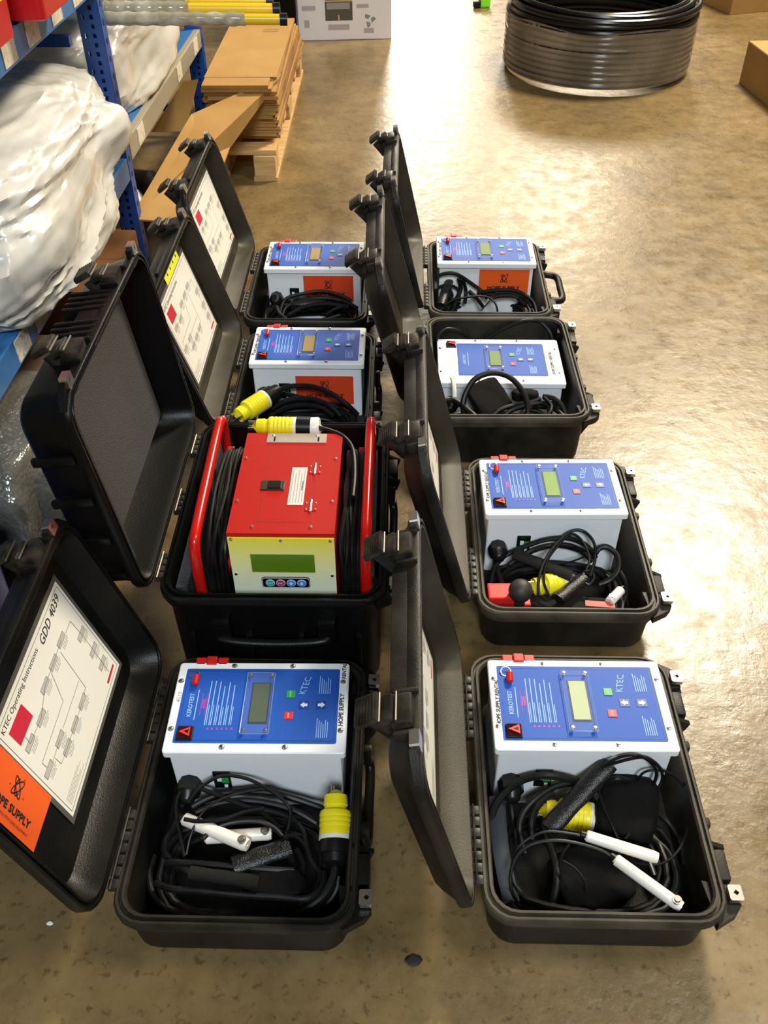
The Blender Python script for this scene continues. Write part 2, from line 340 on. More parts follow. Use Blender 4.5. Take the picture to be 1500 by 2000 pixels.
SH = homog([(405, 80), (830, 655), (515, 1655), (5, 1085)], [(0.187, 0.302), (0.187, 0.076), (-0.118, 0.076), (-0.118, 0.302)])
def instruction_sheet(lid, M):
    def S(x, y): return SH(x, y)
    b = MB(); b.box((0.0345, 0.189, 0.0005), (0.322, 0.244, 0.001), 0); b.box((0.0345, 0.189, 0.0012), (0.305, 0.227, 0.0008), 1)
    s = obj('instruction_sheet', b, [M_LAM, M_PAPER], lid); s.matrix_local = M
    s['label'] = 'laminated white instruction sheet with a flow chart'
    z = 0.0018; p = MB()
    r0 = [(-0.112, 0.082), (0.181, 0.082), (0.181, 0.296), (-0.112, 0.296), (-0.112, 0.082)]; stroke(p, r0, 0.0009, z, 0)
    bx = [(240, 1150), (310, 985), (335, 775), (390, 625), (440, 475), (575, 440), (655, 550), (715, 640), (360, 1330), (430, 1135), (480, 1195), (530, 1045), (580, 895)]
    cs = [S(*q) for q in bx]
    for i, (cx, cy) in enumerate(cs):
        w, h = (0.030, 0.011)
        p.quad((cx - w / 2, cy - h / 2, z), (cx + w / 2, cy - h / 2, z), (cx + w / 2, cy + h / 2, z), (cx - w / 2, cy + h / 2, z), 2)
        stroke(p, [(cx - w / 2, cy - h / 2), (cx + w / 2, cy - h / 2), (cx + w / 2, cy + h / 2), (cx - w / 2, cy + h / 2), (cx - w / 2, cy - h / 2)], 0.0006, z + 1e-4, 0)
        for k in range(3): stroke(p, [(cx - 0.008, cy - 0.009 - k * 0.0033), (cx + 0.020 - 0.004 * k, cy - 0.009 - k * 0.0033)], 0.0011, z, 3)
    for ln in ([(205, 1100), (240, 1150), (310, 985), (335, 775), (390, 625), (440, 475)], [(470, 430), (500, 350), (575, 440), (655, 550), (715, 640), (760, 705)],
               [(375, 690), (452, 885), (315, 1285), (345, 1315)], [(435, 555), (600, 800), (590, 850)], [(450, 1065), (556, 755)], [(385, 1280), (430, 1135)], [(400, 1260), (440, 1300), (480, 1195), (530, 1045), (580, 895)]):
        stroke(p, [S(*q) for q in ln], 0.0007, z + 2e-4, 0)
    for k in range(5): stroke(p, [(-0.105, 0.089 + k * 0.0035), (-0.03 - 0.012 * (k % 3), 0.089 + k * 0.0035)], 0.001, z, 3)
    for q in ([(180, 885), (257, 970), (180, 1163), (103, 1078)], [(783, 650), (793, 660), (757, 785), (745, 775)]):
        a = [S(*t) for t in q]; p.quad(*[(x, y, z + 1e-4) for x, y in reversed(a)], 1)
    o = obj('flow_chart', p, [M_INKK, M_PRED, M_INKGL, M_INKG], lid); o.matrix_local = M
    text('KTEC Operating Instructions', 0.0135, M_INKK, lid, M @ Matrix.Translation((-0.105, 0.2855, z + 1e-4)), align='LEFT')
    return s
HAND = {}
def make_case(key, name, label, cx, cy, deg, w, l, zr, th, lw, ldep, mb_, ml_, big=False, sheet=True):
    root = thing(name, label, 'case', (cx, cy, 0), math.radians(deg), 'open black transport cases on the concrete floor')
    hw, hl = w / 2, l / 2; R = 0.048
    def ring(z, i, r=None): return rr(hw - i, hl - i, (R if r is None else r) - i * 0.5, z)
    b = MB()
    b.loft([ring(0, 0.026), ring(0.003, 0.019), ring(0.012, 0.016), ring(0.03, 0.015), ring(zr - 0.034, 0.012), ring(zr - 0.030, 0.004)], 0, True, False)
    b.loft([ring(zr - 0.030, 0.004), ring(zr - 0.018, 0.0025), ring(zr - 0.016, 0.0), ring(zr - 0.004, 0.0),
            ring(zr, 0.003), ring(zr, 0.0065), ring(zr - 0.006, 0.0075), ring(zr - 0.006, 0.011), ring(zr + 0.002, 0.012), ring(zr + 0.002, 0.016), ring(zr - 0.004, 0.0185)], 1, False, False)
    b.loft([ring(zr - 0.004, 0.0185), ring(0.035, 0.026), ring(0.016, 0.030), ring(0.011, 0.042)], 0, False, True)
    # stiffening ribs and catch blocks moulded on the latch side and the front end
    ly = 0.157 if not big else 0.13
    for s in (-1, 1):
        b.box((hw + 0.006, s * ly, zr - 0.035), (0.026, 0.052, 0.05), 0, bev=0.005)
        for d in (-0.036, 0.036): b.prism([(hw - 0.012, zr - 0.004), (hw + 0.024, zr - 0.022), (hw + 0.018, zr - 0.04), (hw - 0.014, max(0.012, zr - 0.1))], s * ly + d - 0.004, s * ly + d + 0.004, 0, Matrix(((1, 0, 0), (0, 0, 1), (0, 1, 0))))
        b.prism([(hw - 0.03, s * (hl - 0.075)), (hw + 0.021, s * (hl - 0.066)), (hw + 0.023, s * (hl - 0.036)), (hw + 0.012, s * (hl - 0.022)), (hw - 0.02, s * (hl - 0.004))][::s], zr - 0.03, zr - 0.012, 0)
    for y in (-0.075, 0.075): b.box((hw + 0.003, y, zr - 0.045), (0.022, 0.016, 0.045), 0, bev=0.004)
    base = obj('base', b, [mb_, {M_CASE: M_RIM, M_CASEC: M_RIM2}.get(mb_, mb_)], root)
    for s in (-1, 1):          # steel padlock eyes on the base
        e = MB(); x0, y0 = hw + 0.006, s * (hl - 0.05)
        e.loft([rr(0.0105, 0.0125, 0.002, zr - 0.008, 1, x0 + 0.008, y0), rr(0.0105, 0.0125, 0.002, zr + 0.002, 1, x0 + 0.008, y0), rr(0.0045, 0.0045, 0.0044, zr + 0.002, 1, x0 + 0.009, y0), rr(0.0045, 0.0045, 0.0044, zr - 0.008, 1, x0 + 0.009, y0)], smooth=False, cap0=False, cap1=False)
        obj('padlock_eye', e, M_STEEL, base)
    h = MB()                   # carrying handle
    if key == 'G': pts = [(hw + 0.004, -0.085, zr - 0.04), (hw + 0.05, -0.078, zr - 0.045), (hw + 0.055, 0, zr - 0.047), (hw + 0.05, 0.078, zr - 0.045), (hw + 0.004, 0.085, zr - 0.04)]
    else: pts = [(hw + 0.002, -0.08, zr - 0.045), (hw + 0.010, -0.074, zr - 0.085), (hw + 0.010, 0, zr - 0.095), (hw + 0.010, 0.074, zr - 0.085), (hw + 0.002, 0.08, zr - 0.045)]
    h.tube(smooth(pts, 5), 0.011 if key == 'G' else 0.009, 10)
    obj('handle', h, M_CASEC, root)
    if big:                    # front end handle with its two brackets
        h = MB(); h.tube(smooth([(-0.1, -hl + 0.01, 0.17), (-0.095, -hl - 0.012, 0.165), (0, -hl - 0.016, 0.16), (0.095, -hl - 0.012, 0.165), (0.1, -hl + 0.01, 0.17)], 5), 0.010, 10)
        for x in (-0.1, 0.1):
            h.box((x, -hl + 0.004, 0.185), (0.035, 0.03, 0.06), 0, bev=0.005)
        for x in (-0.16, -0.05, 0.05, 0.16): h.box((x, -hl + 0.004, 0.10), (0.012, 0.018, 0.14), 0, bev=0.004)
        obj('handle', h, M_CASEN, root)
    # hinge knuckles along the left edge
    zones = (-0.135, 0.135) if not big else (-0.19, 0.0, 0.19)
    for zc in zones:
        k = MB(); ln = 0.14 if not big else 0.07; nk = 7 if not big else 4
        for i in range(nk):
            y = zc - ln / 2 + ln * (i + 0.5) / nk
            k.box((-hw - 0.005, y, zr - 0.006), (0.016, ln / nk * 0.8, 0.014), 0, bev=0.003)
        k.cyl((-hw - 0.008, zc - ln / 2, zr + 0.001), (-hw - 0.008, zc + ln / 2, zr + 0.001), 0.0022, 8, 1 if big else 0)
        obj('hinge', k, [M_LATCH, M_DSTEEL], base)
    # lid: local x away, y up from the hinge, z into the case
    t = math.radians(th); hx = -hw - 0.012
    ML = Matrix(((0, -math.sin(t), math.cos(t), hx), (1, 0, 0, 0), (0, math.cos(t), math.sin(t), zr + 0.002), (0, 0, 0, 1)))
    hy = lw / 2
    def lr(z, i, r=None): return rr(hl - i, hy - i, R + 0.004 - i * 0.5, z, 5, 0, hy)
    lb = MB(); D = ldep
    lb.loft([lr(-D, 0.042), lr(-D + 0.004, 0.032), lr(-D + 0.014, 0.022), lr(-0.022, 0.009), lr(-0.020, 0.002), lr(-0.017, 0.0), lr(-0.003, 0.0), lr(0, 0.002), lr(0, 0.006), lr(-0.004, 0.007), lr(-0.004, 0.010), lr(0.0, 0.011)], 0, True, False)
    lb.loft([lr(0.0, 0.011), lr(0.0, 0.014), lr(-0.012, 0.018), lr(-D + 0.022, 0.027), lr(-D + 0.010, 0.036), lr(-D + 0.008, 0.05)], 1, False, True)
    # raised panel, ribs between the latches, rib pads on the outside
    lb.box((0, lw - 0.0075, -0.030), (ly * 2 - 0.075, 0.011, D * 0.55), 0, bev=0.004)
    for s in (-1, 1):
        for d in (-0.033, 0.033): lb.box((s * ly + d, lw - 0.002, -0.02), (0.008, 0.02, 0.034), 0, bev=0.003)
        lb.prism([(s * (hl - 0.075), lw - 0.02), (s * (hl - 0.066), lw + 0.012), (s * (hl - 0.036), lw + 0.014), (s * (hl - 0.022), lw + 0.004), (s * (hl - 0.005), lw - 0.02)][::-s], -0.014, -0.003, 0)
    if big:
        for s in (-1, 1):
            for k in range(4): lb.box((s * 0.055 + k * 0.02 - 0.03, lw - 0.012, -0.05), (0.010, 0.026, D * 0.8), 0, bev=0.004)
            for k in range(4): lb.box((s * (hl - 0.004), 0.06 + k * 0.09, -D * 0.55), (0.012, 0.016, D * 0.7), 0, bev=0.004)
    lid = obj('lid', lb, [mb_, ml_], root); lid.matrix_local = ML
    for s in (-1, 1):
        e = MB(); x0, y0 = s * (hl - 0.05), lw + 0.010
        e.loft([rr(0.0125, 0.0105, 0.002, -0.012, 1, x0, y0), rr(0.0125, 0.0105, 0.002, 0.001, 1, x0, y0), rr(0.0045, 0.0045, 0.0044, 0.001, 1, x0, y0 + 0.001), rr(0.0045, 0.0045, 0.0044, -0.012, 1, x0, y0 + 0.001)], smooth=False, cap0=False, cap1=False)
        obj('padlock_eye', e, M_STEEL, lid)
        q = MB(); lx = s * ly; RX = Matrix.Rotation(math.radians(-22), 3, 'X')
        q.box((lx, lw + 0.004, -0.024), (0.050, 0.022, 0.030), 0, bev=0.005)
        q.tube(smooth([(lx, lw - 0.035, -0.040), (lx, lw - 0.012, -0.052), (lx, lw + 0.006, -0.062)], 4), [0.010] * 9, 8, 0, flat=2.2)
        q.box((lx, lw + 0.012, -0.045), (0.044, 0.012, 0.024), 0, RX, 0.004)
        q.box((lx, lw + 0.0165, -0.070), (0.046, 0.010, 0.036), 0, RX, 0.003)
        for k in range(7): q.box(Vector((lx, lw + 0.0165, -0.070)) + RX @ Vector((0, 0.0055, -0.0145 + k * 0.0048)), (0.042, 0.0024, 0.0022), 0, RX)
        for zz, yy in ((-0.030, lw + 0.019), (-0.052, lw + 0.021)): q.cyl((lx - 0.023, yy, zz), (lx + 0.023, yy, zz), 0.0018, 8, 1)
        obj('latch', q, [M_LATCH, M_DSTEEL], lid)
    MS = Matrix.Translation((0, 0, -D + 0.009))
    if sheet: instruction_sheet(lid, MS)
    return root, base, lid, MS

CASES = {}
spec = [
 ('A', 'transport_case', 'dusty black case nearest on the right row, open, two white probes inside', .3436, .869, -1.4, .377, .518, .126, 13.5, .392, .054, M_CASE, M_LIDIN, False, True),
 ('B', 'transport_case', 'black case nearest on the left row, lid showing full instruction sheet and orange card', -.228, .865, -1.5, .377, 0.518, .126, 16.5, .388, .054, M_CASEC, M_CASEC, False, True),
 ('C', 'transport_case', 'dusty black case second from the front in the right row, red block inside', .384, 1.487, -1.3, .377, .51, .126, 15, .39, .054, M_CASE, M_LIDIN, False, True),
 ('D', 'transport_case', 'black case behind the red machine, yellow sticker on its lid', -.212, 2.09, -1.0, .377, .51, .126, 16.5, .385, .054, M_CASEC, M_LIDIN, False, True),
 ('E', 'transport_case', 'deeper dusty black case third in the right row, white unit lying low inside', .325, 2.115, -.5, .41, .51, .158, 15.5, .40, .056, M_CASE, M_LIDIN, False, False),
 ('F', 'transport_case', 'farthest black case in the left row, beside the cardboard stack', -.232, 2.655, -1.0, .377, .51, .126, 15.5, .385, .054, M_CASEC, M_LIDIN, False, True),
 ('G', 'transport_case', 'farthest black case in the right row, carrying handle sticking out', .332, 2.688, -1.5, .377, .51, .126, 13.0, .385, .054, M_CASE, M_LIDIN, False, False),
 ('H', 'transport_case', 'big tall black case holding the red machine, grey foam in its lid', -.205, 1.425, -1.0, .43, .56, .265, 7.0, .44, .105, M_CASEN, M_CASEN, True, False)]
for sp in spec: CASES[sp[0]] = make_case(*sp)

rB, bB, lidB, MSB = CASES['B']
hope_sticker(lidB, MSB @ Matrix.Translation((-0.165, 0.217, 0.0)) @ Matrix.Rotation(-PI / 2, 4, 'Z'))
text('GDD 4039', 0.022, M_INKK, lidB, MSB @ Matrix.Translation((0.118, 0.283, 0.0022)) @ Matrix.Rotation(0.06, 4, 'Z'), name='handwriting', shear=0.25)
# yellow sticker on lid of D
rD, bD, lidD, MSD = CASES['D']
b = MB(); b.box((0.07, 0.322, 0.0006), (0.155, 0.034, 0.0012)); o = obj('yellow_sticker', b, M_YSTK, lidD); o.matrix_local = MSD
b = MB()
for k in range(4): b.prism([(0.018 + k * 0.035, 0.318), (0.026 + k * 0.035, 0.318), (0.022 + k * 0.035, 0.328)], 0.0013, 0.0016)
o = obj('printed_marks', b, M_INKK, lidD, 'stuff'); o.matrix_local = MSD
# foam in lid of H and foam flap at its front
rH, bH, lidH, MSH = CASES['H']
b = MB(); b.loft([rr(0.222, 0.155, 0.012, 0.0, 3, 0.0, 0.22), rr(0.222, 0.155, 0.012, 0.035, 3, 0.0, 0.22), rr(0.217, 0.15, 0.01, 0.04, 3, 0.0, 0.22)]); o = obj('lid_foam', b, M_FOAM, lidH); o.matrix_local = MSH
b = MB(); b.box((-0.235, 0.22, 0.055), (0.022, 0.33, 0.05), 0, bev=0.006); o = obj('foam_strip', b, M_FOAMD, lidH); o.matrix_local = MSH
# foam lining inside H base
b = MB()
b.box((0.178, 0, 0.15), (0.022, 0.46, 0.19)); b.box((-0.178, 0, 0.15), (0.022, 0.46, 0.19)); b.box((0, 0, 0.035), (0.35, 0.48, 0.03))
obj('base_foam', b, M_FOAMD, rH)

# ------------------------------------------------------------------ white fusion control units
UW, UD = 0.31, 0.1925
LAB = homog([(190, 75), (1305, 85), (1275, 693), (47, 690)], [(-UW / 2, UD / 2), (UW / 2, UD / 2), (UW / 2, -UD / 2), (-UW / 2, -UD / 2)])
def rect_from(px):
    a = [LAB(*q) for q in px]; xs = [p[0] for p in a]; ys = [p[1] for p in a]; return (sum(xs) / 4, sum(ys) / 4, (max(xs) - min(xs)) * 0.97, (max(ys) - min(ys)) * 0.98)
RZ90 = Matrix.Rotation(PI / 2, 4, 'Z')
def make_unit(key, label, x, y, deg, z0, H, W=UW, D=UD, screen=(0.06, 0.09, 0.006), note='left', sticker=None, old=False, marks=None):
    root = thing('fusion_control_unit', label, 'control unit', (x, y, z0), math.radians(deg), 'white fusion control units in the cases')
    b = MB(); b.loft([rr(W / 2 - 0.008, D / 2 - 0.008, 0.004, 0, 2), rr(W / 2 - 0.008, D / 2 - 0.008, 0.004, H - 0.012, 2)], smooth=False)
    obj('housing', b, M_WHITE, root)
    b = MB(); b.loft([rr(W / 2, D / 2, 0.006, H - 0.0145, 3), rr(W / 2, D / 2, 0.006, H - 0.002, 3), rr(W / 2 - 0.002, D / 2 - 0.002, 0.005, H, 3)], smooth=False)
    obj('top_cover', b, M_WHITE, root)
    sx, sy = W / UW, D / UD
    if old: fx = lambda q: (q[0] * 0.9 - 0.012, q[1] * 0.88 * sy + 0.004)
    else: fx = lambda q: q
    def L(px, py): return fx(LAB(px, py))
    Z = H
    cor = [L(235, 122), L(1243, 128), L(1215, 632), L(122, 622)]
    x0 = -0.117 if old else (cor[0][0] + cor[3][0]) / 2; x1 = 0.128 if old else (cor[1][0] + cor[2][0]) / 2; y1 = (cor[0][1] + cor[1][1]) / 2; y0 = (cor[2][1] + cor[3][1]) / 2
    b = MB(); b.loft([rr((x1 - x0) / 2, (y1 - y0) / 2, 0.003, Z, 2, (x0 + x1) / 2, (y0 + y1) / 2), rr((x1 - x0) / 2, (y1 - y0) / 2, 0.003, Z + 0.0008, 2, (x0 + x1) / 2, (y0 + y1) / 2)], smooth=False)
    lab = obj('face_label', b, M_BLUE, root); Z2 = Z + 0.0012
    p = MB(); i = 0.005
    stroke(p, [(x0 + i, y0 + i), (x1 - i, y0 + i), (x1 - i, y1 - i), (x0 + i, y1 - i), (x0 + i, y0 + i)], 0.0007, Z2, 1)
    if not old:
        for k, xx in enumerate((360, 390, 423, 455, 487, 522)):
            top = (205, 205, 210, 240, 215, 235)[k]
            xa = L(xx, 400)[0]; ya = L(xx, 505)[1]; yb = L(xx + 40, top)[1]
            stroke(p, [(xa, ya), (xa, yb)], 0.0016, Z2, 0); stroke(p, [(xa + 0.003, ya), (xa + 0.003, ya + 0.45 * (yb - ya))], 0.0013, Z2, 0)
            q = L(xx + 2, 527); p.prism([(q[0] - 0.0024, q[1] - 0.003), (q[0] + 0.0024, q[1] - 0.003), (q[0], q[1] + 0.003)], Z2 - 1e-4, Z2, 2)
        a = L(325, 440); c2 = L(362, 290)
        for dx in (-0.0045, 0.0045): stroke(p, [(a[0] + dx, a[1]), (a[0] + dx, c2[1])], 0.0009, Z2, 2)
        for dx in (-0.003, 0, 0.003): stroke(p, [(a[0] + dx + 0.0005, a[1] + 0.015), (a[0] + dx + 0.0005, c2[1] - 0.012)], 0.0018, Z2, 2)
    a = L(258, 470); c2 = L(302, 265); a = (-0.091, a[1]) if old else a; stroke(p, [(a[0] + 0.003, a[1]), (a[0] + 0.003, c2[1])], 0.0016, Z2, 0)
    for bx0, yb, yt in ((1105, 295, 165), (1082, 590, 450)):
        for k in range(6):
            a = L(bx0 + k * 14, yb); c2 = L(bx0 + k * 14, yt + (k * 13) % 40 + 8); stroke(p, [(a[0], a[1]), (a[0], c2[1])], 0.0013, Z2, 0)
    obj('printed_text', p, [M_INKLB, M_BLUE2, M_INKM], lab)
    q = (-0.098, L(252, 368)[1]) if old else L(252, 368); text('KEROTEST', 0.0105, M_INKLB, lab, Matrix.Translation((q[0], q[1], Z2)) @ RZ90, bold=0.0002)
    q = L(1018, 235); text('KTEC', 0.0165, M_INKLB, lab, Matrix.Translation((q[0], q[1], Z2)) @ Matrix.Rotation(PI / 2 - 0.25, 4, 'Z'), shear=-0.25)
    # screws
    for sxy in ((190, 203), (115, 528), (548, 103), (933, 106), (1262, 212), (1243, 538), (455, 652), (876, 652)):
        q = LAB(*sxy); q = (q[0] * sx, q[1] * sy)
        s = MB(); s.lathe((q[0], q[1], Z), (q[0], q[1], Z + 1), [(0, 0.0052), (0.0008, 0.0052), (0.0008, 0.0042), (0.0022, 0.0036), (0.0028, 0.002), (0.0028, 0.0001)], 12)
        s.box((q[0], q[1], Z + 0.0029), (0.0045, 0.0009, 0.0004), 1); s.box((q[0], q[1], Z + 0.0029), (0.0009, 0.0045, 0.0004), 1)
        obj('screw', s, [M_STEEL, M_INKK], root)
    # display window
    cx, cy, bw, bh = rect_from([(635, 165), (825, 170), (775, 578), (572, 570)]); cx, cy = fx((cx, cy))
    bw, bh = 0.050, 0.131 * (0.9 if old else 1)
    s = MB(); s.loft([rr(bw / 2, bh / 2, 0.002, Z + 0.0045, 2, cx, cy), rr(bw / 2, bh / 2, 0.002, Z + 0.008, 2, cx, cy)], smooth=False)
    win = obj('display_window', s, M_ACR, root); win['label'] = 'clear acrylic display window'
    s = MB(); ol = rr(bw / 2 - 0.0004, bh / 2 - 0.0004, 0.002, Z + 0.0078, 2, cx, cy); s.tube(ol, 0.0006, 5, closed=True); obj('window_edge', s, M_EDGE, win)
    for dx in (-1, 1):
        for dy in (-1, 1):
            s = MB(); px_, py_ = cx + dx * (bw / 2 - 0.006), cy + dy * (bh / 2 - 0.007)
            s.cyl((px_, py_, Z), (px_, py_, Z + 0.0045), 0.0025, 8); s.lathe((px_, py_, Z + 0.008), (px_, py_, 9), [(0, 0.0036), (0.0018, 0.003), (0.0022, 0.0001)], 10)
            obj('screw', s, M_STEEL, win)
    s = MB(); sw, sh = 0.029, 0.082 * (0.9 if old else 1)
    s.box((cx + 0.002, cy + 0.003, Z + 0.0012), (sw + 0.005, sh + 0.006, 0.0008), 1); s.box((cx + 0.002, cy + 0.003, Z + 0.0022), (sw, sh, 0.0016), 0)
    obj('display', s, [mat('display_' + key, screen, 0.5, spec=0.2), M_BLACK], root)
    # keys
    for nm, px, m, tx in (('start_button', (918, 296), M_BTNG, 'START'), ('stop_button', (902, 441), M_BTNR, 'STOP')):
        q = L(*px); s = MB(); s.box((q[0], q[1], Z + 0.0014), (0.0155, 0.0155, 0.0014), 0, bev=0.0006); ob = obj(nm, s, m, root)
        text(tx, 0.0042, M_INKW, ob, Matrix.Translation((q[0], q[1], Z + 0.0024)) @ RZ90)
    for sg, px in ((-1, (1005, 370)), (1, (1118, 370))):
        q = L(*px); s = MB(); s.box((q[0], q[1], Z + 0.0012), (0.0185, 0.0165, 0.001), 1, bev=0.0004)
        a = [(sg * 0.007, 0), (0, 0.006), (0, 0.0028), (-sg * 0.006, 0.0028), (-sg * 0.006, -0.0028), (0, -0.0028), (0, -0.006)]
        s.prism([(q[0] + u, q[1] + v) for u, v in a][::sg], Z + 0.0017, Z + 0.0022, 0); obj('arrow_key', s, [M_INKW, M_BLUE2], root)
    # lit rocker switch, red dust cap on its bead chain
    q = L(210, 565) if not old else (-W / 2 + 0.04, D / 2 - 0.035)
    s = MB(); s.box((q[0], q[1], Z + 0.002), (0.028, 0.027, 0.004), 1, bev=0.001); s.box((q[0], q[1], Z + 0.0048), (0.0245, 0.0225, 0.004), 0, Matrix.Rotation(0.16, 3, 'X'), 0.001)
    sw_ = obj('rocker_switch', s, [mat('dark_red_lens', (0.035, 0.006, 0.004), 0.15), M_BLACK], root)
    s = MB(); s.prism([(q[0] - 0.010, q[1]), (q[0] + 0.0095, q[1] - 0.0095), (q[0] + 0.0095, q[1] + 0.0095)], Z + 0.0088, Z + 0.0092, 0); s.prism([(q[0] - 0.001, q[1]), (q[0] + 0.007, q[1] - 0.004), (q[0] + 0.007, q[1] + 0.004)], Z + 0.0092, Z + 0.0095, 1)
    obj('warning_triangle', s, [M_BTNR, M_BLACK], sw_)
    if not old:
        q = L(296, 208); s = MB(); s.lathe((q[0] - 0.001, q[1] - 0.012, Z + 0.006), (q[0], q[1] + 0.02, Z + 0.012), [(0, 0.003), (0.002, 0.006), (0.019, 0.0062), (0.021, 0.003)], 12)
        obj('dust_cap', s, M_RED, root)
        s = MB()
        for k in range(18):
            t = 2 * PI * k / 18; s.ball((q[0] - 0.006 + 0.009 * math.cos(t), q[1] + 0.014 + 0.008 * math.sin(t), Z + 0.004 + 0.003 * math.sin(t)), 0.0016, 0, 6)
        obj('bead_chain', s, M_STEEL, root)
        # red clip bracket behind the housing
        s = MB(); yb = D / 2 - 0.006
        for xx, dz in ((-0.118, 0), (-0.098, 0.004), (-0.078, 0)): s.box((xx, yb + 0.009, H - 0.013 + dz), (0.019, 0.018, 0.026), 0, bev=0.002)
        s.box((-0.098, yb + 0.003, H - 0.012), (0.008, 0.012, 0.012), 1)
        obj('rear_clip', s, [M_RED, M_IVORY], root)
    # cable gland and mains socket on the front face
    yf = -D / 2 + 0.008; gx = -W / 2 + 0.034; gz = H * 0.44
    s = MB(); s.lathe((gx, yf, gz), (gx, yf - 1, gz), [(0, 0.019), (0.008, 0.019), (0.008, 0.022), (0.026, 0.022), (0.030, 0.017), (0.042, 0.013), (0.046, 0.007)], 8)
    obj('cable_gland', s, M_BLACK, root)
    if not old and key != 'G':
        kx = gx + 0.057; s = MB(); s.box((kx, yf - 0.0015, gz + 0.006), (0.030, 0.004, 0.048), 0, bev=0.001)
        s.box((kx - 0.004, yf - 0.004, gz + 0.012), (0.008, 0.003, 0.012), 1); s.box((kx + 0.006, yf - 0.004, gz + 0.008), (0.012, 0.003, 0.013), 2); s.box((kx + 0.006, yf - 0.004, gz - 0.010), (0.006, 0.003, 0.007), 1)
        s.box((kx - 0.002, yf - 0.005, gz + 0.024), (0.012, 0.004, 0.006), 0)
        obj('terminal_block', s, [M_BLACK, M_WHITE, M_BTNG], root)
    if sticker: hope_sticker(root, Matrix.Translation(sticker) @ Matrix.Rotation(PI / 2, 4, 'X'), m=M_ORANGE2 if key in 'DF' else M_ORANGE)
    if note == 'left': text('HOPE SUPPLY RENTAL', 0.0098, M_INKK, root, Matrix.Translation((-W / 2 + 0.0115, LAB(150, 365)[1], Z + 0.0006)) @ Matrix.Rotation(PI / 2 - 0.02, 4, 'Z'), name='handwriting', shear=0.1, bold=0.00035)
    if note == 'right':
        text('HOPE SUPPLY', 0.0112, M_INKK, root, Matrix.Translation((W / 2 - 0.0105, LAB(1250, 400)[1], Z + 0.0006)) @ Matrix.Rotation(PI / 2, 4, 'Z'), name='handwriting', shear=0.1, bold=0.00035)
        text('RENTAL', 0.0098, M_INKK, root, Matrix.Translation((W / 2 - 0.0085, LAB(1270, 140)[1], Z + 0.0006)) @ Matrix.Rotation(PI / 2, 4, 'Z'), name='handwriting', shear=0.1, bold=0.00035)
        text('4039', 0.0115, M_INKG, root, Matrix.Translation((-W / 2 + 0.011, 0.018, Z + 0.0006)) @ Matrix.Rotation(PI / 2, 4, 'Z'), name='handwriting')
    if note == 'right2': text('HOPE SUPPLY RENTAL', 0.0115, M_INKK, root, Matrix.Translation((W / 2 - 0.028, -0.01, Z + 0.0006)) @ Matrix.Rotation(PI / 2, 4, 'Z'), name='handwriting', shear=0.1, bold=0.00035)
    return root
ZF = 0.012
UNITS = {}
UNITS['A'] = make_unit('A', 'white unit with pale display, in the nearest case of the right row', .3417, .9651, -.93, ZF, .191 - ZF, screen=(0.50, 0.56, 0.30))  # display colour is paled to carry the reflection on its screen
UNITS['B'] = make_unit('B', 'white unit with dark display, handwriting down its right edge, in the nearest left case', -.2205, .9662, -.67, ZF, .187 - ZF, screen=(0.05, 0.075, 0.003), note='right')
UNITS['C'] = make_unit('C', 'white unit with lime display in the right case that holds the red block', .3754, 1.5577, -.27, ZF, .191 - ZF, screen=(0.22, 0.36, 0.03))
UNITS['D'] = make_unit('D', 'white unit with orange card on its front, directly behind the red machine', -.2044, 2.1713, -1.14, ZF, .184 - ZF, screen=(0.32, 0.21, 0.008), sticker=(0.046, -UD / 2 + 0.0065, 0.085))
UNITS['E'] = make_unit('E', 'white unit with offset blue label, under a large loop of black cable', .325, 2.175, -1.5, ZF, .117, W=.345, D=.228, screen=(0.17, 0.25, 0.02), note='right2', old=True)
UNITS['F'] = make_unit('F', 'white unit with orange card, in the farthest case of the left row', -.215, 2.708, -1.1, ZF, .188 - ZF, screen=(0.32, 0.22, 0.008), sticker=(0.045, -UD / 2 + 0.0065, 0.105))
UNITS['G'] = make_unit('G', 'white unit with bright orange card, in the farthest case of the right row', .3277, 2.7242, -1.77, ZF, .195 - ZF, screen=(0.17, 0.24, 0.02), sticker=(0.058, -UD / 2 + 0.0065, 0.116))

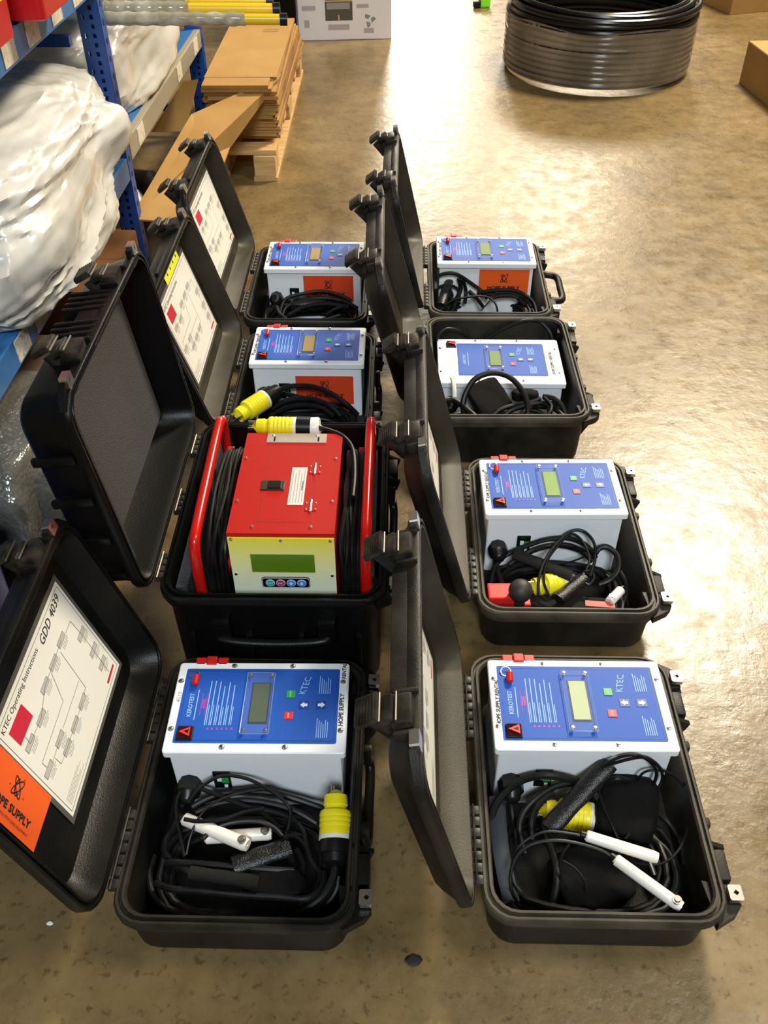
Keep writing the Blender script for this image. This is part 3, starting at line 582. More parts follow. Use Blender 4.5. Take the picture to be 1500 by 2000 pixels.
# ------------------------------------------------------------------ red machine
def red_machine():
    r = thing('red_fusion_machine', 'red machine with yellow front panel and tube handles in the tall case', 'machine', (-0.188, 1.37, 0.05), math.radians(-1.2))
    def P(x, y, z): return (x + 0.188, y - 1.37, z - 0.05)
    zt = 0.371; x0, x1, yf, yr = -0.285, -0.087, 1.212, 1.512
    cx = (x0 + x1) / 2; w = x1 - x0
    b = MB(); b.box(P(cx, (yf + yr) / 2, (0.06 + zt) / 2), (w - 0.006, yr - yf - 0.006, zt - 0.06 - 0.002)); obj('housing', b, M_REDM, r)
    b = MB(); b.box(P(cx, (yf + yr) / 2 , zt), (w, yr - yf + 0.004, 0.004)); b.box(P(cx, yf - 0.001, zt - 0.006), (w, 0.003, 0.014)); top = obj('top_panel', b, M_REDM, r)
    b = MB(); z = zt - 0.05 + 0.0023
    for px in (-0.232, -0.133): stroke(b, [P(px, yf + 0.03, 0)[:2], P(px, yr - 0.055, 0)[:2]], 0.0012, z)
    stroke(b, [P(-0.232, yf + 0.03, 0)[:2], P(-0.133, yf + 0.03, 0)[:2]], 0.0012, z); obj('access_door_seam', b, M_REDD, top)
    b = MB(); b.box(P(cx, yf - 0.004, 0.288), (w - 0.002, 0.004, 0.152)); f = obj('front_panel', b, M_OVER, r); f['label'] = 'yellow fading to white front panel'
    b = MB(); b.box(P(cx, yf - 0.0065, 0.301), (0.119, 0.002, 0.046)); obj('display', b, mat('green_lcd', (0.10, 0.20, 0.008), 0.25), r)
    b = MB()
    b.loft([[P(q[0] + cx + 0.002, yf - zz, q[1] + 0.250) for q in rr(0.046 + g, 0.0145 + g, 0.006, 0, 3)] for zz, g in ((0.0062, 0.0), (0.0078, 0.0))], smooth=False); kp = obj('keypad', b, M_BLACK, r)
    b = MB()
    outl = [(q[0] + cx + 0.002, q[1] + 0.250) for q in rr(0.0445, 0.013, 0.005, 0, 3)]
    outl.append(outl[0])
    for (xa, za), (xb, zb) in zip(outl[:-1], outl[1:]): b.tube([P(xa, yf - 0.008, za), P(xb, yf - 0.008, zb)], 0.0005, 4)
    obj('keypad_outline', b, M_INKW, kp)
    for k, (m, tx) in enumerate(((mat('teal_key', (0.02, 0.42, 0.33), 0.4), 'ENT'), (mat('crimson_key', (0.55, 0.02, 0.06), 0.4), 'ESC'), (mat('blue_key', (0.03, 0.25, 0.75), 0.4), '\u2191'), (mat('blue_key', (0.03, 0.25, 0.75), 0.4), '\u2193'))):
        kx = cx + 0.002 - 0.030 + k * 0.020; b = MB(); b.cyl(P(kx, yf - 0.0075, 0.250), P(kx, yf - 0.0095, 0.250), 0.0078, 16, 0); b.cyl(P(kx, yf - 0.0075, 0.250), P(kx, yf - 0.009, 0.250), 0.0088, 16, 1)
        ko = obj('round_key', b, [m, M_INKW], r)
        MM = Matrix.Translation(P(kx, yf - 0.0098, 0.250)) @ Matrix.Rotation(PI / 2, 4, 'X')
        if k < 2: text(tx, 0.0065, M_INKW, ko, MM)
        else:
            sg = 1 if k == 2 else -1; b = MB(); b.prism([(0, sg * 0.005), (-0.0045, 0), (-0.002, 0), (-0.002, -sg * 0.004), (0.002, -sg * 0.004), (0.002, 0), (0.0045, 0)][::sg], 0, 0.0002); a = obj('arrow', b, M_INKW, ko); a.matrix_local = MM
    for px, pz in ((x0 + 0.008, 0.362), (cx, 0.360), (x1 - 0.008, 0.360), (x0 + 0.008, 0.272), (x1 - 0.008, 0.270)):
        b = MB(); b.lathe(P(px, yf - 0.006, pz), P(px, yf - 1, pz), [(0, 0.0035), (0.002, 0.003), (0.0024, 0.0001)], 10); obj('screw', b, M_STEEL, r)
    for px, py in ((x0 + 0.008, 1.43), (x0 + 0.008, 1.30), (x1 - 0.010, 1.43), (x1 - 0.010, 1.30), (x0 + 0.045, 1.228), (x1 - 0.045, 1.228)):
        b = MB(); b.lathe(P(px, py, zt + 0.002), P(px, py, 9), [(0, 0.0035), (0.002, 0.003), (0.0024, 0.0001)], 10); obj('screw', b, M_STEEL, r)
    for py in (1.395, 1.285):
        b = MB(); hx = -0.136; b.cyl(P(hx, py - 0.016, zt + 0.004), P(hx, py + 0.016, zt + 0.004), 0.0028, 8)
        for dx in (-1, 1):
            b.box(P(hx + dx * 0.006, py, zt + 0.0026), (0.010, 0.026, 0.0012), 1)
            for dy in (-1, 1): b.lathe(P(hx + dx * 0.009, py + dy * 0.009, zt + 0.003), P(hx + dx * 0.009, py + dy * 0.009, 9), [(0, 0.002), (0.001, 0.0018), (0.0014, 0.0001)], 8)
        obj('hinge', b, [M_STEEL, M_REDM], r)
    b = MB(); b.box(P(-0.214, 1.345, zt + 0.003), (0.046, 0.028, 0.003), 0, bev=0.001); b.box(P(-0.210, 1.345, zt + 0.005), (0.026, 0.022, 0.004), 1, bev=0.001); obj('door_latch', b, [mat('dark_brown_plastic', (0.03, 0.018, 0.014), 0.4), M_BLACK], r)
    b = MB(); b.box(P(-0.166, 1.345, zt + 0.0026), (0.030, 0.112, 0.0012)); wl = obj('warning_label', b, mat('silver_label', (0.62, 0.60, 0.56), 0.4), r)
    b = MB()
    for k in range(5): stroke(b, [P(-0.177 + k * 0.0055, 1.295, 0)[:2], P(-0.177 + k * 0.0055, 1.393 - 0.01 * (k % 2), 0)[:2]], 0.0012, zt - 0.05 + 0.0035)
    b.add([], []); obj('printed_text', b, M_INKG, wl)
    text('WARNING', 0.006, M_INKK, wl, Matrix.Translation(P(-0.1565, 1.345, zt + 0.0036)) @ RZ90)
    b = MB(); b.box(P(-0.181, yr - 0.016, zt + 0.003), (0.122, 0.030, 0.002)); pl = obj('rating_plate', b, M_ALU, r)
    for px in (-0.226, -0.136):
        b = MB(); b.lathe(P(px - 0.004, yr - 0.008, zt + 0.004), P(px - 0.004, yr - 0.008, 9), [(0, 0.003), (0.0016, 0.0001)], 8); b.box(P(px, yr - 0.020, zt + 0.0043), (0.0035, 0.014, 0.0006), 1); obj('screw', b, [M_STEEL, M_BLACK], pl)
    text('Power Factor', 0.006, M_INKG, pl, Matrix.Translation(P(-0.208, yr - 0.006, zt + 0.0043)))
    text('Serial No', 0.006, M_INKG, pl, Matrix.Translation(P(-0.15, yr - 0.006, zt + 0.0043)))
    for hx, nm in ((-0.348, 0), (-0.031, 1)):
        sx = 1 if nm == 0 else -1
        b = MB(); pts = [P(hx, 1.207, 0.06), P(hx, 1.203, 0.20), P(hx, 1.203, 0.30), P(hx, 1.212, 0.335), P(hx, 1.245, 0.352), P(hx, 1.40, 0.366), P(hx, 1.535, 0.374), P(hx, 1.565, 0.363), P(hx, 1.575, 0.33), P(hx, 1.577, 0.06)]
        b.tube(smooth(pts, 6), 0.0105, 14); obj('tube_handle', b, M_REDT, r)
        b = MB(); b.box(P(hx + sx * 0.018, 1.245, 0.17), (0.016, 0.020, 0.22), 0, bev=0.003); b.box(P(hx + sx * 0.026, 1.39, 0.075), (0.05, 0.36, 0.02)); b.box(P(hx + sx * 0.018, 1.535, 0.19), (0.016, 0.020, 0.25), 0, bev=0.003); obj('cable_bracket', b, M_REDM, r)
    return r
RM = red_machine()

# ------------------------------------------------------------------ cables, plugs, probes
YF = [99.0, 9.0]    # front face of the unit that the cords must stay clear of, and its height
def px_path(lst, ox, oy, sc, z):
    out = []
    for i, q in enumerate(lst):
        zz = q[2] if len(q) > 2 else z
        p = spot(ox + q[0] * sc, oy + q[1] * sc, z=zz)
        if p.y > YF[0] and p.z < YF[1]: p = spot(ox + q[0] * sc, oy + q[1] * sc, y=YF[0])
        out.append(p)
    return out
def coil_pts(root, cx, cy, a, bb, z0, z1, turns, seed, n=22):
    rg = random.Random(seed); pts = []
    R = Matrix.Rotation(root.rotation_euler.z, 3, 'Z'); ph = rg.random() * 6
    dx = dy = 0; ra = rb = 1
    for i in range(int(turns * n)):
        t = 2 * PI * i / n
        if i % n == 0:
            tgt = (rg.uniform(-.012, .012), rg.uniform(-.01, .01), rg.uniform(.86, 1.0), rg.uniform(.8, 1.0))
        dx += (tgt[0] - dx) * 0.15; dy += (tgt[1] - dy) * 0.15; ra += (tgt[2] - ra) * 0.15; rb += (tgt[3] - rb) * 0.15
        c, s = math.cos(t + ph), math.sin(t + ph); e = 0.72
        x = math.copysign(abs(c) ** e, c) * a * ra; y = math.copysign(abs(s) ** e, s) * bb * rb
        z = z0 + (z1 - z0) * i / (turns * n) + 0.006 * math.sin(3 * t + i * 0.1)
        pts.append(root.location + R @ Vector((cx + dx + x, cy + dy + y, z)))
    return pts
def cable(name, label, cat, strands, parts=(), coil=None, group=None, ref=None):
    p0 = Vector(ref) if ref is not None else (coil[0][len(coil[0]) // 2] if coil else strands[0][0][0])
    root = thing(name, label, cat, (p0[0], p0[1], ZF), 0, group); o = root.location
    b = MB()
    for pts, r in strands: b.tube([p - o for p in smooth(pts, 6)], r, 9 if r > 0.004 else 7)
    if coil: b.tube([p - o for p in coil[0]], coil[1], 9)
    obj('cord', b, M_RUB, root)
    for fn in parts: fn(root, o)
    return root
def plug(p0, p1, R=0.027, white=False, boot=True, L=None):
    # p0 = prong end of the yellow body, p1 = far end of the boot
    def fn(root, o):
        a, e = Vector(p0) - o, Vector(p1) - o; Lx = (e - a).length; u = (e - a) / Lx
        ly = Lx * (0.58 if boot else 0.9)
        b = MB(); pr = [(0, 0.012), (0.0, R * 0.72), (0.016, R * 0.78), (0.018, R * 0.70), (0.022, R * 0.72), (0.026, R * 0.95)]
        k = 0.030
        while k < ly - 0.012: pr += [(k, R), (k + 0.004, R), (k + 0.005, R * 0.965), (k + 0.007, R * 0.965)]; k += 0.008
        pr += [(ly - 0.004, R), (ly, R * 0.98), (ly, 0.01)]
        b.lathe(a, e, pr, 20); y = obj('plug_body', b, M_YEL, root); y['label'] = 'ribbed yellow plug body'
        b = MB(); b.lathe(a + u * ly, e, [(0, 0.01), (0, R * 1.0), (0.007, R * 1.0), (0.007, 0.01)], 20); obj('plug_collar', b, M_IVORY, root)
        n1 = u.orthogonal().normalized(); n2 = u.cross(n1)
        for an in (0.4, 2.5, 4.6):
            d = (n1 * math.cos(an) + n2 * math.sin(an)) * R * 0.42; b = MB(); b.box(a + d - u * 0.009, (0.0022, 0.007, 0.020), 0, u.to_track_quat('Z', 'Y').to_matrix()); obj('prong', b, M_STEEL, root)
        if boot:
            b = MB(); s0 = ly + 0.007; lb_ = Lx - s0
            if white: b.lathe(a + u * s0, e, [(0, 0.01), (0, R * 0.97), (lb_ * 0.62, R * 0.97), (lb_ * 0.62, 0.01)], 18); w_ = MB(); w_.lathe(a + u * (s0 + lb_ * 0.62), e, [(0, 0.01), (0, R), (lb_ * 0.3, R * 1.05), (lb_ * 0.38, R * 0.95), (lb_ * 0.38, 0.008)], 18); obj('cord_clamp', w_, M_IVORY, root)
            else: b.lathe(a + u * s0, e, [(0, 0.01), (0, R * 0.95), (lb_ * 0.15, R * 0.97), (lb_ * 0.5, R * 0.95), (lb_ * 0.52, R * 0.8), (lb_ * 0.85, R * 0.75), (lb_, R * 0.45)], 18)
            obj('cord_grip', b, M_BLACK, root)
    return fn
def probe(p0, p1, r=0.0095, tip=None):
    def fn(root, o):
        a, e = Vector(p0) - o, Vector(p1) - o; L = (e - a).length; u = (e - a) / L
        b = MB(); b.lathe(a, e, [(0, r * 0.8), (0, r), (L * 0.94, r * 1.04), (L, r * 0.9), (L, 0.001)], 14); ob = obj('probe', b, M_PROBE, root); ob['label'] = 'white plastic probe'
        b = MB(); b.lathe(a - u * 0.012, e, [(0, 0.004), (0.002, 0.0062), (0.012, 0.007)], 10); obj('strain_relief', b, M_BLACK, ob)
        b = MB()
        if tip: t = Vector(tip) - o; s = e - u * 0.016; b.lathe(s, t, [(0, 0.006), (0.009, 0.006), (0.009, 0.0045), ((t - s).length, 0.0045)], 10)
        else: b.lathe(e - u * 0.01 + Vector((0, 0, r * 0.9)), e + Vector((0, 0, 1)), [(0, 0.0075), (0.003, 0.0075), (0.003, 0.005), (0.005, 0.004)], 12)
        obj('metal_tip', b, M_STEEL, ob)
    return fn
def sleeve(name, label, p0, p1, w, m, flat=0.55, sub=None, cat='sleeve'):
    p0, p1 = Vector(p0), Vector(p1); b = MB(); n = 10; pts = [p0.lerp(p1, i / n) for i in range(n + 1)]; o = p0.copy(); o.z = ZF
    rs = [w / 2 * (1 + 0.05 * math.sin(i * 1.7)) for i in range(n + 1)]; b.tube([p - o for p in pts], rs, 14, 0, flat=flat)
    ob = obj(name, b, m, loc=o); return tag(ob, label, cat)
def blob(name, label, cat, c, dims, rz, m, seed=0, amp=0.12, e=0.55, tilt=None, n=20):
    b = MB(); rings = []
    for i in range(1, n):
        th = PI * i / n
        ring = []
        for j in range(2 * n):
            ph = PI * j / n; q = lambda s, p: math.copysign(abs(s) ** p, s)
            v = Vector((q(math.sin(th), e) * q(math.cos(ph), e) * dims[0] / 2, q(math.sin(th), e) * q(math.sin(ph), e) * dims[1] / 2, -q(math.cos(th), e) * dims[2] / 2))
            k = 1 + amp * noise.noise(Vector((v.x / max(dims) * 5 + seed, v.y / max(dims) * 5, v.z / max(dims) * 5))); ring.append(v * k)
        rings.append(ring)
    b.loft(rings)
    ob = obj(name, b, m, loc=c); ob.rotation_euler = (*(tilt or (0, 0)), rz); return tag(ob, label, cat) if label else ob

TH, TM, TN = 0.0058, 0.0042, 0.0023     # cord radii: mains, medium, thin
# --- case A
YF[:] = [0.858, 9]
o6 = (920, 1460, 0.32)
A = lambda l, z: px_path(l, *o6, z)
S = lambda x, y, z: spot(920 + x * .32, 1460 + y * .32, z=z)
rA = CASES['A'][0]
cable('power_cable', 'thick black mains cable coiled in the nearest right case, yellow plug half hidden', 'cable', [
    (A([(238, 230, .085), (236, 300, .075), (248, 400, .06), (262, 520, .05), (280, 650, .04)], .1), TH),
    (A([(110, 470, .07), (150, 350, .09), (220, 262, .105), (320, 195, .115), (450, 170, .118), (590, 190, .115), (700, 235, .105), (800, 330, .09)], .1), TH + .001),
    (A([(330, 640, .05), (295, 500, .075), (320, 400, .085), (400, 310, .09), (520, 235, .092), (640, 215, .09)], .1), TH),
    (A([(375, 560, .065), (372, 440, .08), (410, 350, .088), (500, 275, .09)], .1), TH + .001),
    (A([(430, 420, .07), (470, 560, .07), (515, 700, .065), (522, 820, .06), (500, 930, .05), (470, 1010, .035)], .1), TH + .001),
    (A([(830, 220, .10), (900, 190, .105), (1000, 230, .1), (1080, 350, .08), (1200, 450, .06), (1280, 580, .05), (1300, 720, .04)], .1), TM + .001),
    (A([(1090, 540, .05), (1200, 640, .05), (1250, 780, .05), (1225, 890, .04), (1120, 970, .035)], .1), TH),
    ([S(1020, 480, .055), S(1090, 600, .05), S(1150, 740, .05), S(1100, 900, .04)], TM)],
    [plug(S(450, 385, .075), S(900, 455, .06), 0.026)],
    (coil_pts(rA, 0.0, -0.125, 0.145, 0.098, 0.022, 0.05, 6, 3), TH))
cable('output_lead', 'thin black lead with two white probes lying over the nearest right case front', 'cable', [
    (A([(700, 545, .118), (620, 527, .12), (480, 512, .122), (380, 540, .12), (300, 598, .112), (255, 690, .10), (245, 800, .085), (290, 880, .06), (390, 965, .04)], .1), TN),
    (A([(880, 685, .118), (800, 630, .124), (620, 578, .13), (480, 568, .13), (350, 600, .124), (270, 680, .115), (240, 780, .1), (250, 880, .08), (295, 965, .045)], .1), TN + .0006),
    (A([(600, 590, .10), (548, 680, .09), (560, 800, .07), (620, 890, .05), (700, 970, .03)], .1), TN),
    (A([(560, 690, .085), (640, 740, .08), (698, 830, .07), (690, 930, .05)], .1), TN),
    (A([(800, 115, .145), (860, 80, .15), (930, 52, .155), (1020, 48, .155), (1100, 92, .145), (1132, 160, .13), (1112, 230, .11)], .1), TN + .0006),
    (A([(800, 120, .143), (960, 72, .15), (1070, 62, .15), (1150, 120, .14), (1168, 190, .125), (1140, 255, .105)], .1), TN + .0006),
    (A([(1015, 200, .115), (1050, 155, .12), (1110, 138, .122), (1200, 152, .12), (1290, 230, .11), (1332, 350, .095), (1322, 500, .085), (1270, 620, .08), (1200, 690, .08), (1120, 716, .085), (1000, 708, .09), (900, 672, .095)], .1), TN),
    (A([(800, 230, .12), (780, 270, .118), (805, 340, .115), (850, 450, .11), (900, 560, .1)], .1), TN),
    (A([(1078, 330, .11), (1020, 450, .105), (940, 560, .1)], .1), TN)],
    [probe(S(708, 540, .118), S(1140, 675, .110), 0.0095, S(1118, 772, .09)), probe(S(886, 685, .118), S(1285, 975, .112), 0.0095)], None, ref=S(700, 545, 0.1))
sleeve('braided_sleeve', 'wide braided black sleeve lying diagonally across the nearest right case', S(842, 95, .15), S(470, 500, .10), 0.034, M_MESH)
blob('cable_pouch', 'black fabric pouch wedged beside the braided sleeve in the nearest right case', 'pouch', S(960, 360, .085), (0.10, 0.125, 0.055), -0.35, M_FAB, 1)
blob('cable_pouch', 'flat black pouch under the white probes in the nearest right case', 'pouch', S(740, 790, .045), (0.13, 0.11, 0.035), 0.25, M_FAB, 2)
b = MB(); pts = smooth([(-0.148, -0.02, 0.075), (-0.15, -0.08, 0.078), (-0.146, -0.14, 0.07), (-0.135, -0.195, 0.05)], 5)
b.tube(pts, 0.014, 8, flat=0.22); st = obj('webbing_strap', b, M_SLATE, loc=rA.location); st.rotation_euler.z = rA.rotation_euler.z; tag(st, 'flat slate grey strap along the hinge wall of the nearest right case', 'strap')

# --- case B
YF[:] = [0.862, 9]
o6 = (260, 1480, 0.32)
B = lambda l, z: px_path(l, *o6, z)
S = lambda x, y, z: spot(260 + x * .32, 1480 + y * .32, z=z)
cable('power_cable', 'thick black mains cable coiled in the nearest left case, upright yellow plug', 'cable', [
    (B([(310, 215, .07), (300, 300, .06), (250, 420, .06), (195, 520, .06), (215, 610, .06), (330, 690, .06), (480, 720, .055)], .1), TH + .001),
    (B([(360, 300, .085), (480, 240, .09), (650, 205, .092), (850, 215, .092), (1000, 255, .085), (1160, 310, .07)], .1), TH),
    (B([(380, 340, .08), (500, 285, .085), (680, 262, .088), (860, 285, .085), (1000, 330, .08), (1120, 400, .07)], .1), TH),
    (B([(420, 260, .08), (560, 225, .088), (760, 190, .09), (960, 240, .085), (1100, 290, .07)], .1), TH),
    (B([(400, 182, .1), (500, 222, .1), (700, 300, .1), (860, 332, .1), (960, 372, .1), (1035, 440, .1), (1060, 540, .095), (1095, 640, .085), (1140, 695, .07)], .1), TM),
    (B([(140, 765, .06), (230, 800, .075), (400, 812, .08), (700, 840, .08), (900, 850, .08), (1060, 860, .08), (1150, 790, .075), (1165, 700, .07)], .1), TH),
    (B([(200, 640, .07), (300, 640, .08), (560, 660, .085), (800, 680, .085), (980, 690, .08)], .1), TH),
    (B([(1232, 640, .085), (1225, 720, .08), (1180, 820, .075), (1100, 895, .07), (1000, 950, .06)], .1), TH + .0015),
    (B([(1250, 720, .07), (1240, 800, .06), (1180, 890, .05), (1060, 960, .04)], .1), TH),
    (B([(130, 600, .04), (100, 720, .045), (140, 860, .045), (260, 930, .045), (520, 945, .045)], .1), TH),
    (B([(1000, 560, .06), (1040, 660, .06), (1020, 760, .06)], .1), TH), (B([(940, 560, .06), (980, 660, .06), (960, 760, .06)], .1), TH)],
    [plug(S(1237, 232, .135), S(1228, 660, .10), 0.0265)],
    (coil_pts(rB, 0.0, -0.125, 0.15, 0.1, 0.022, 0.055, 7, 11), TH))
cable('output_lead', 'thin black lead with two short white probes in the nearest left case', 'cable', [
    (B([(330, 188, .10), (285, 215, .10), (262, 290, .10), (270, 400, .095), (292, 500, .09), (312, 605, .085)], .1), TN + .0006),
    (B([(335, 275, .11), (400, 192, .12), (500, 125, .13), (580, 108, .132), (700, 130, .13), (820, 190, .125), (920, 262, .118), (960, 330, .11), (945, 440, .1)], .1), TN + .0008),
    (B([(326, 590, .085), (350, 480, .1), (400, 370, .112), (470, 290, .118), (600, 230, .118), (780, 195, .112), (860, 215, .105)], .1), TN),
    (B([(312, 375, .112), (400, 388, .114), (550, 374, .114), (680, 332, .112), (800, 310, .108)], .1), TM - .0006),
    (B([(430, 490, .1), (500, 430, .105), (620, 392, .108), (760, 388, .108), (850, 420, .104), (910, 480, .1)], .1), TM),
    (B([(915, 482, .1), (985, 478, .1), (1045, 530, .095), (1075, 620, .085)], .1), TM - .0006),
    (B([(780, 330, .1), (860, 390, .1), (910, 470, .098)], .1), TN), (B([(990, 350, .1), (950, 420, .1), (930, 470, .1)], .1), TN)],
    [probe(S(318, 375, .1), S(700, 535, .104), 0.011), probe(S(450, 488, .088), S(845, 462, .088), 0.0105)], None, ref=S(330, 588, .1))
sleeve('braided_sleeve', 'shiny black braided sleeve below the white probes in the nearest left case', S(610, 660, .088), S(960, 540, .09), 0.034, M_MESH)
sleeve('foam_sleeve', 'matt black foam sleeve lying level at the front of the nearest left case', S(345, 700, .092), S(770, 760, .092), 0.022, M_RUBM, 0.8)
blob('cable_pouch', 'flat black pouch at the bottom right of the coil in the nearest left case', 'pouch', S(860, 760, .072), (0.10, 0.05, 0.03), -0.15, M_FAB, 5)

# --- case C
YF[:] = [1.451, 9]
o6 = (860, 860, 0.32)
Cc = lambda l, z: px_path(l, *o6, z)
S = lambda x, y, z: spot(860 + x * .32, 860 + y * .32, z=z)
rC = CASES['C'][0]
cable('power_cable', 'thick black mains cable coiled behind the red block, yellow plug showing', 'cable', [
    (Cc([(352, 640, .085), (355, 690, .075), (340, 760, .07), (370, 860, .06), (400, 920, .05)], .1), TH + .001),
    (Cc([(310, 860, .06), (330, 780, .075), (400, 700, .085), (540, 640, .095), (650, 605, .1), (780, 597, .1), (890, 640, .095), (950, 720, .085)], .1), TH),
    (Cc([(420, 760, .07), (560, 672, .09), (700, 640, .092), (850, 672, .09), (930, 740, .08)], .1), TH),
    (Cc([(500, 700, .08), (640, 650, .088), (780, 640, .09), (900, 690, .085)], .1), TH),
    (Cc([(940, 700, .095), (970, 660, .105), (1020, 652, .108), (1080, 705, .1), (1085, 790, .09), (1040, 850, .08), (970, 880, .07)], .1), TH + .0008),
    (Cc([(1080, 780, .07), (1135, 880, .06), (1120, 980, .05), (1060, 1050, .04)], .1), TH), (Cc([(1060, 800, .06), (1105, 880, .05), (1090, 980, .045)], .1), TH),
    (Cc([(1190, 780, .06), (1240, 850, .055), (1240, 950, .05), (1210, 1050, .045)], .1), TH + .001),
    (Cc([(300, 900, .06), (340, 800, .06), (390, 900, .05)], .1), TM)],
    [plug(S(570, 895, .085), S(850, 860, .07), 0.026)],
    (coil_pts(rC, 0.0, -0.125, 0.145, 0.1, 0.022, 0.05, 6, 21), TH))
cable('output_lead', 'thin black lead looping high over the coil in the case with the red block', 'cable', [
    (Cc([(602, 950, .09), (600, 860, .105), (630, 750, .12), (700, 640, .135), (790, 560, .142), (870, 553, .142), (935, 620, .132), (945, 720, .12), (915, 830, .1)], .1), TN + .0012),
    (Cc([(668, 955, .09), (632, 860, .105), (650, 740, .118), (720, 640, .13), (800, 572, .135), (870, 620, .128), (910, 720, .112), (890, 790, .1)], .1), TN + .0008),
    (Cc([(880, 800, .1), (920, 800, .1), (940, 840, .1), (910, 880, .098), (870, 860, .098), (875, 810, .1)], .1), TN + .001),
    (Cc([(700, 760, .09), (800, 740, .095), (880, 710, .1)], .1), TN)],
    [probe(S(1100, 915, .075), S(1030, 990, .075), 0.0105)], None, ref=S(602, 950, .1))
sleeve('foam_sleeve', 'long flat black sleeve slanting over the coil behind the yellow plug', S(450, 690, .115), S(800, 830, .1), 0.030, M_RUBM, 0.6)
sleeve('braided_sleeve', 'short braided black sleeve right of the yellow plug, behind the red block', S(720, 970, .095), S(880, 840, .095), 0.030, M_MESH, 0.7)
t = thing('alignment_tool', 'red block tool with a round black knob in the second right case', 'tool', S(400, 1000, .05), 0.0); o = t.location
b = MB(); b.box((-0.012, -0.006, 0.022), (0.062, 0.045, 0.055), 0, bev=0.004); b.box((0.028, -0.012, 0.012), (0.04, 0.035, 0.035), 0, bev=0.004); obj('block', b, mat('red_block', (0.72, 0.02, 0.016), 0.4), t)
b = MB(); b.ball(S(490, 918, .115) - o, 0.0255, 0, 20); b.cyl(S(490, 930, .115) - o, S(480, 1005, .075) - o, 0.012, 12); obj('knob', b, mat('dark_rubber_knob', (0.028, 0.024, 0.021), 0.55), t)
t = thing('pipe_scraper', 'flat black bar with red marking lying along the front wall of the second right case', 'tool', S(760, 1010, .06), 0.0); o = t.location
u = (S(1150, 1045, .06) - S(520, 1000, .06)); ln = u.length; an = math.atan2(u.y, u.x)
b = MB(); b.box((0.0, 0, 0.005), (ln, 0.038, 0.018), 0, Matrix.Rotation(an, 3, 'Z'), 0.003); obj('bar', b, M_RUBM, t)
b = MB(); b.box(Vector((0, 0, 0.0145)) + Matrix.Rotation(an, 3, 'Z') @ Vector((ln * 0.33, -0.002, 0)), (0.062, 0.016, 0.002), 0, Matrix.Rotation(an, 3, 'Z')); obj('red_mark', b, mat('faded_red', (0.6, 0.08, 0.05), 0.5), t)

# --- case D
YF[:] = [2.067, 9]
o6 = (420, 620, 0.2267)
Dd = lambda l, z: px_path(l, *o6, z)
S = lambda x, y, z: spot(420 + x * .2267, 620 + y * .2267, z=z)
cable('power_cable', 'black mains cable arching over the unit behind the red machine, tilted yellow plug', 'cable', [
    (Dd([(560, 622, .14), (640, 595, .148), (740, 588, .15), (860, 600, .15), (1000, 655, .14), (1130, 745, .12), (1230, 840, .09)], .1), TH + .001),
    (Dd([(480, 790, .1), (600, 722, .118), (740, 698, .122), (880, 712, .12), (1000, 770, .11), (1080, 850, .09)], .1), TH + .001),
    (Dd([(620, 660, .12), (740, 690, .12), (900, 720, .115), (1060, 790, .1)], .1), TH + .001),
    (Dd([(420, 640, .09), (400, 720, .08), (420, 830, .06)], .1), TH), (Dd([(520, 820, .08), (700, 760, .1), (900, 770, .1), (1020, 850, .08)], .1), TH)],
    [plug(S(205, 845, .135), S(560, 622, .14), 0.0265)],
    (coil_pts(rD, 0.0, -0.125, 0.145, 0.1, 0.022, 0.075, 9, 31), TH), ref=spot(560, 800, z=.1))
# --- red machine cable
o = RM.location
def red_cord():
    r = thing('power_cable', 'black cable wound on the red machine, yellow plug across its back', 'cable', (-0.188, 1.37, 0.06), math.radians(-1.2)); b = MB()
    for xs, n, sd in (((-0.331, -0.300), 8, 4), ((-0.076, -0.048), 7, 9)):
        rg = random.Random(sd)
        for k in range(n):
            x = xs[0] + (xs[1] - xs[0]) * k / (n - 1); j = rg.uniform(-.006, .006); q = rg.uniform(0, .014)
            loop = [(x, 1.232 + j, .14), (x, 1.228 + j, .26 - q), (x + rg.uniform(-.006, .006), 1.262 + j, .318 - q), (x + rg.uniform(-.006, .006), 1.37, .340 - q), (x, 1.49 + j, .338 - q), (x, 1.530 + j, .295), (x, 1.530, .14), (x, 1.47, .095), (x, 1.29, .095)]
            b.tube(smooth([(p[0] + .188, p[1] - 1.37, p[2] - .06) for p in loop], 5, True), 0.0044, 7, closed=True)
    S = lambda x, y, z: spot(300 + x * .3667, 780 + y * .3667, z=z)
    R = Matrix.Rotation(-r.rotation_euler.z, 3, 'Z'); iv = lambda p: R @ (p - r.location)
    b.tube(smooth([iv(p) for p in (S(870, 150, .365), S(930, 165, .37), S(1010, 200, .37), S(1060, 270, .36), S(1070, 400, .35), S(1060, 520, .345))], 6), 0.0055, 9)
    obj('cord', b, M_RUB, r)
    class _O: pass
    fn = plug(iv(S(552, 142, .365)), iv(S(885, 150, .365)), 0.021, white=True); fn(r, Vector((0, 0, 0)))
    b = MB(); b.cyl(iv(S(920, 205, .355)), iv(S(985, 212, .355)), 0.008, 12); obj('cord_stop', b, M_IVORY, r)
red_cord()

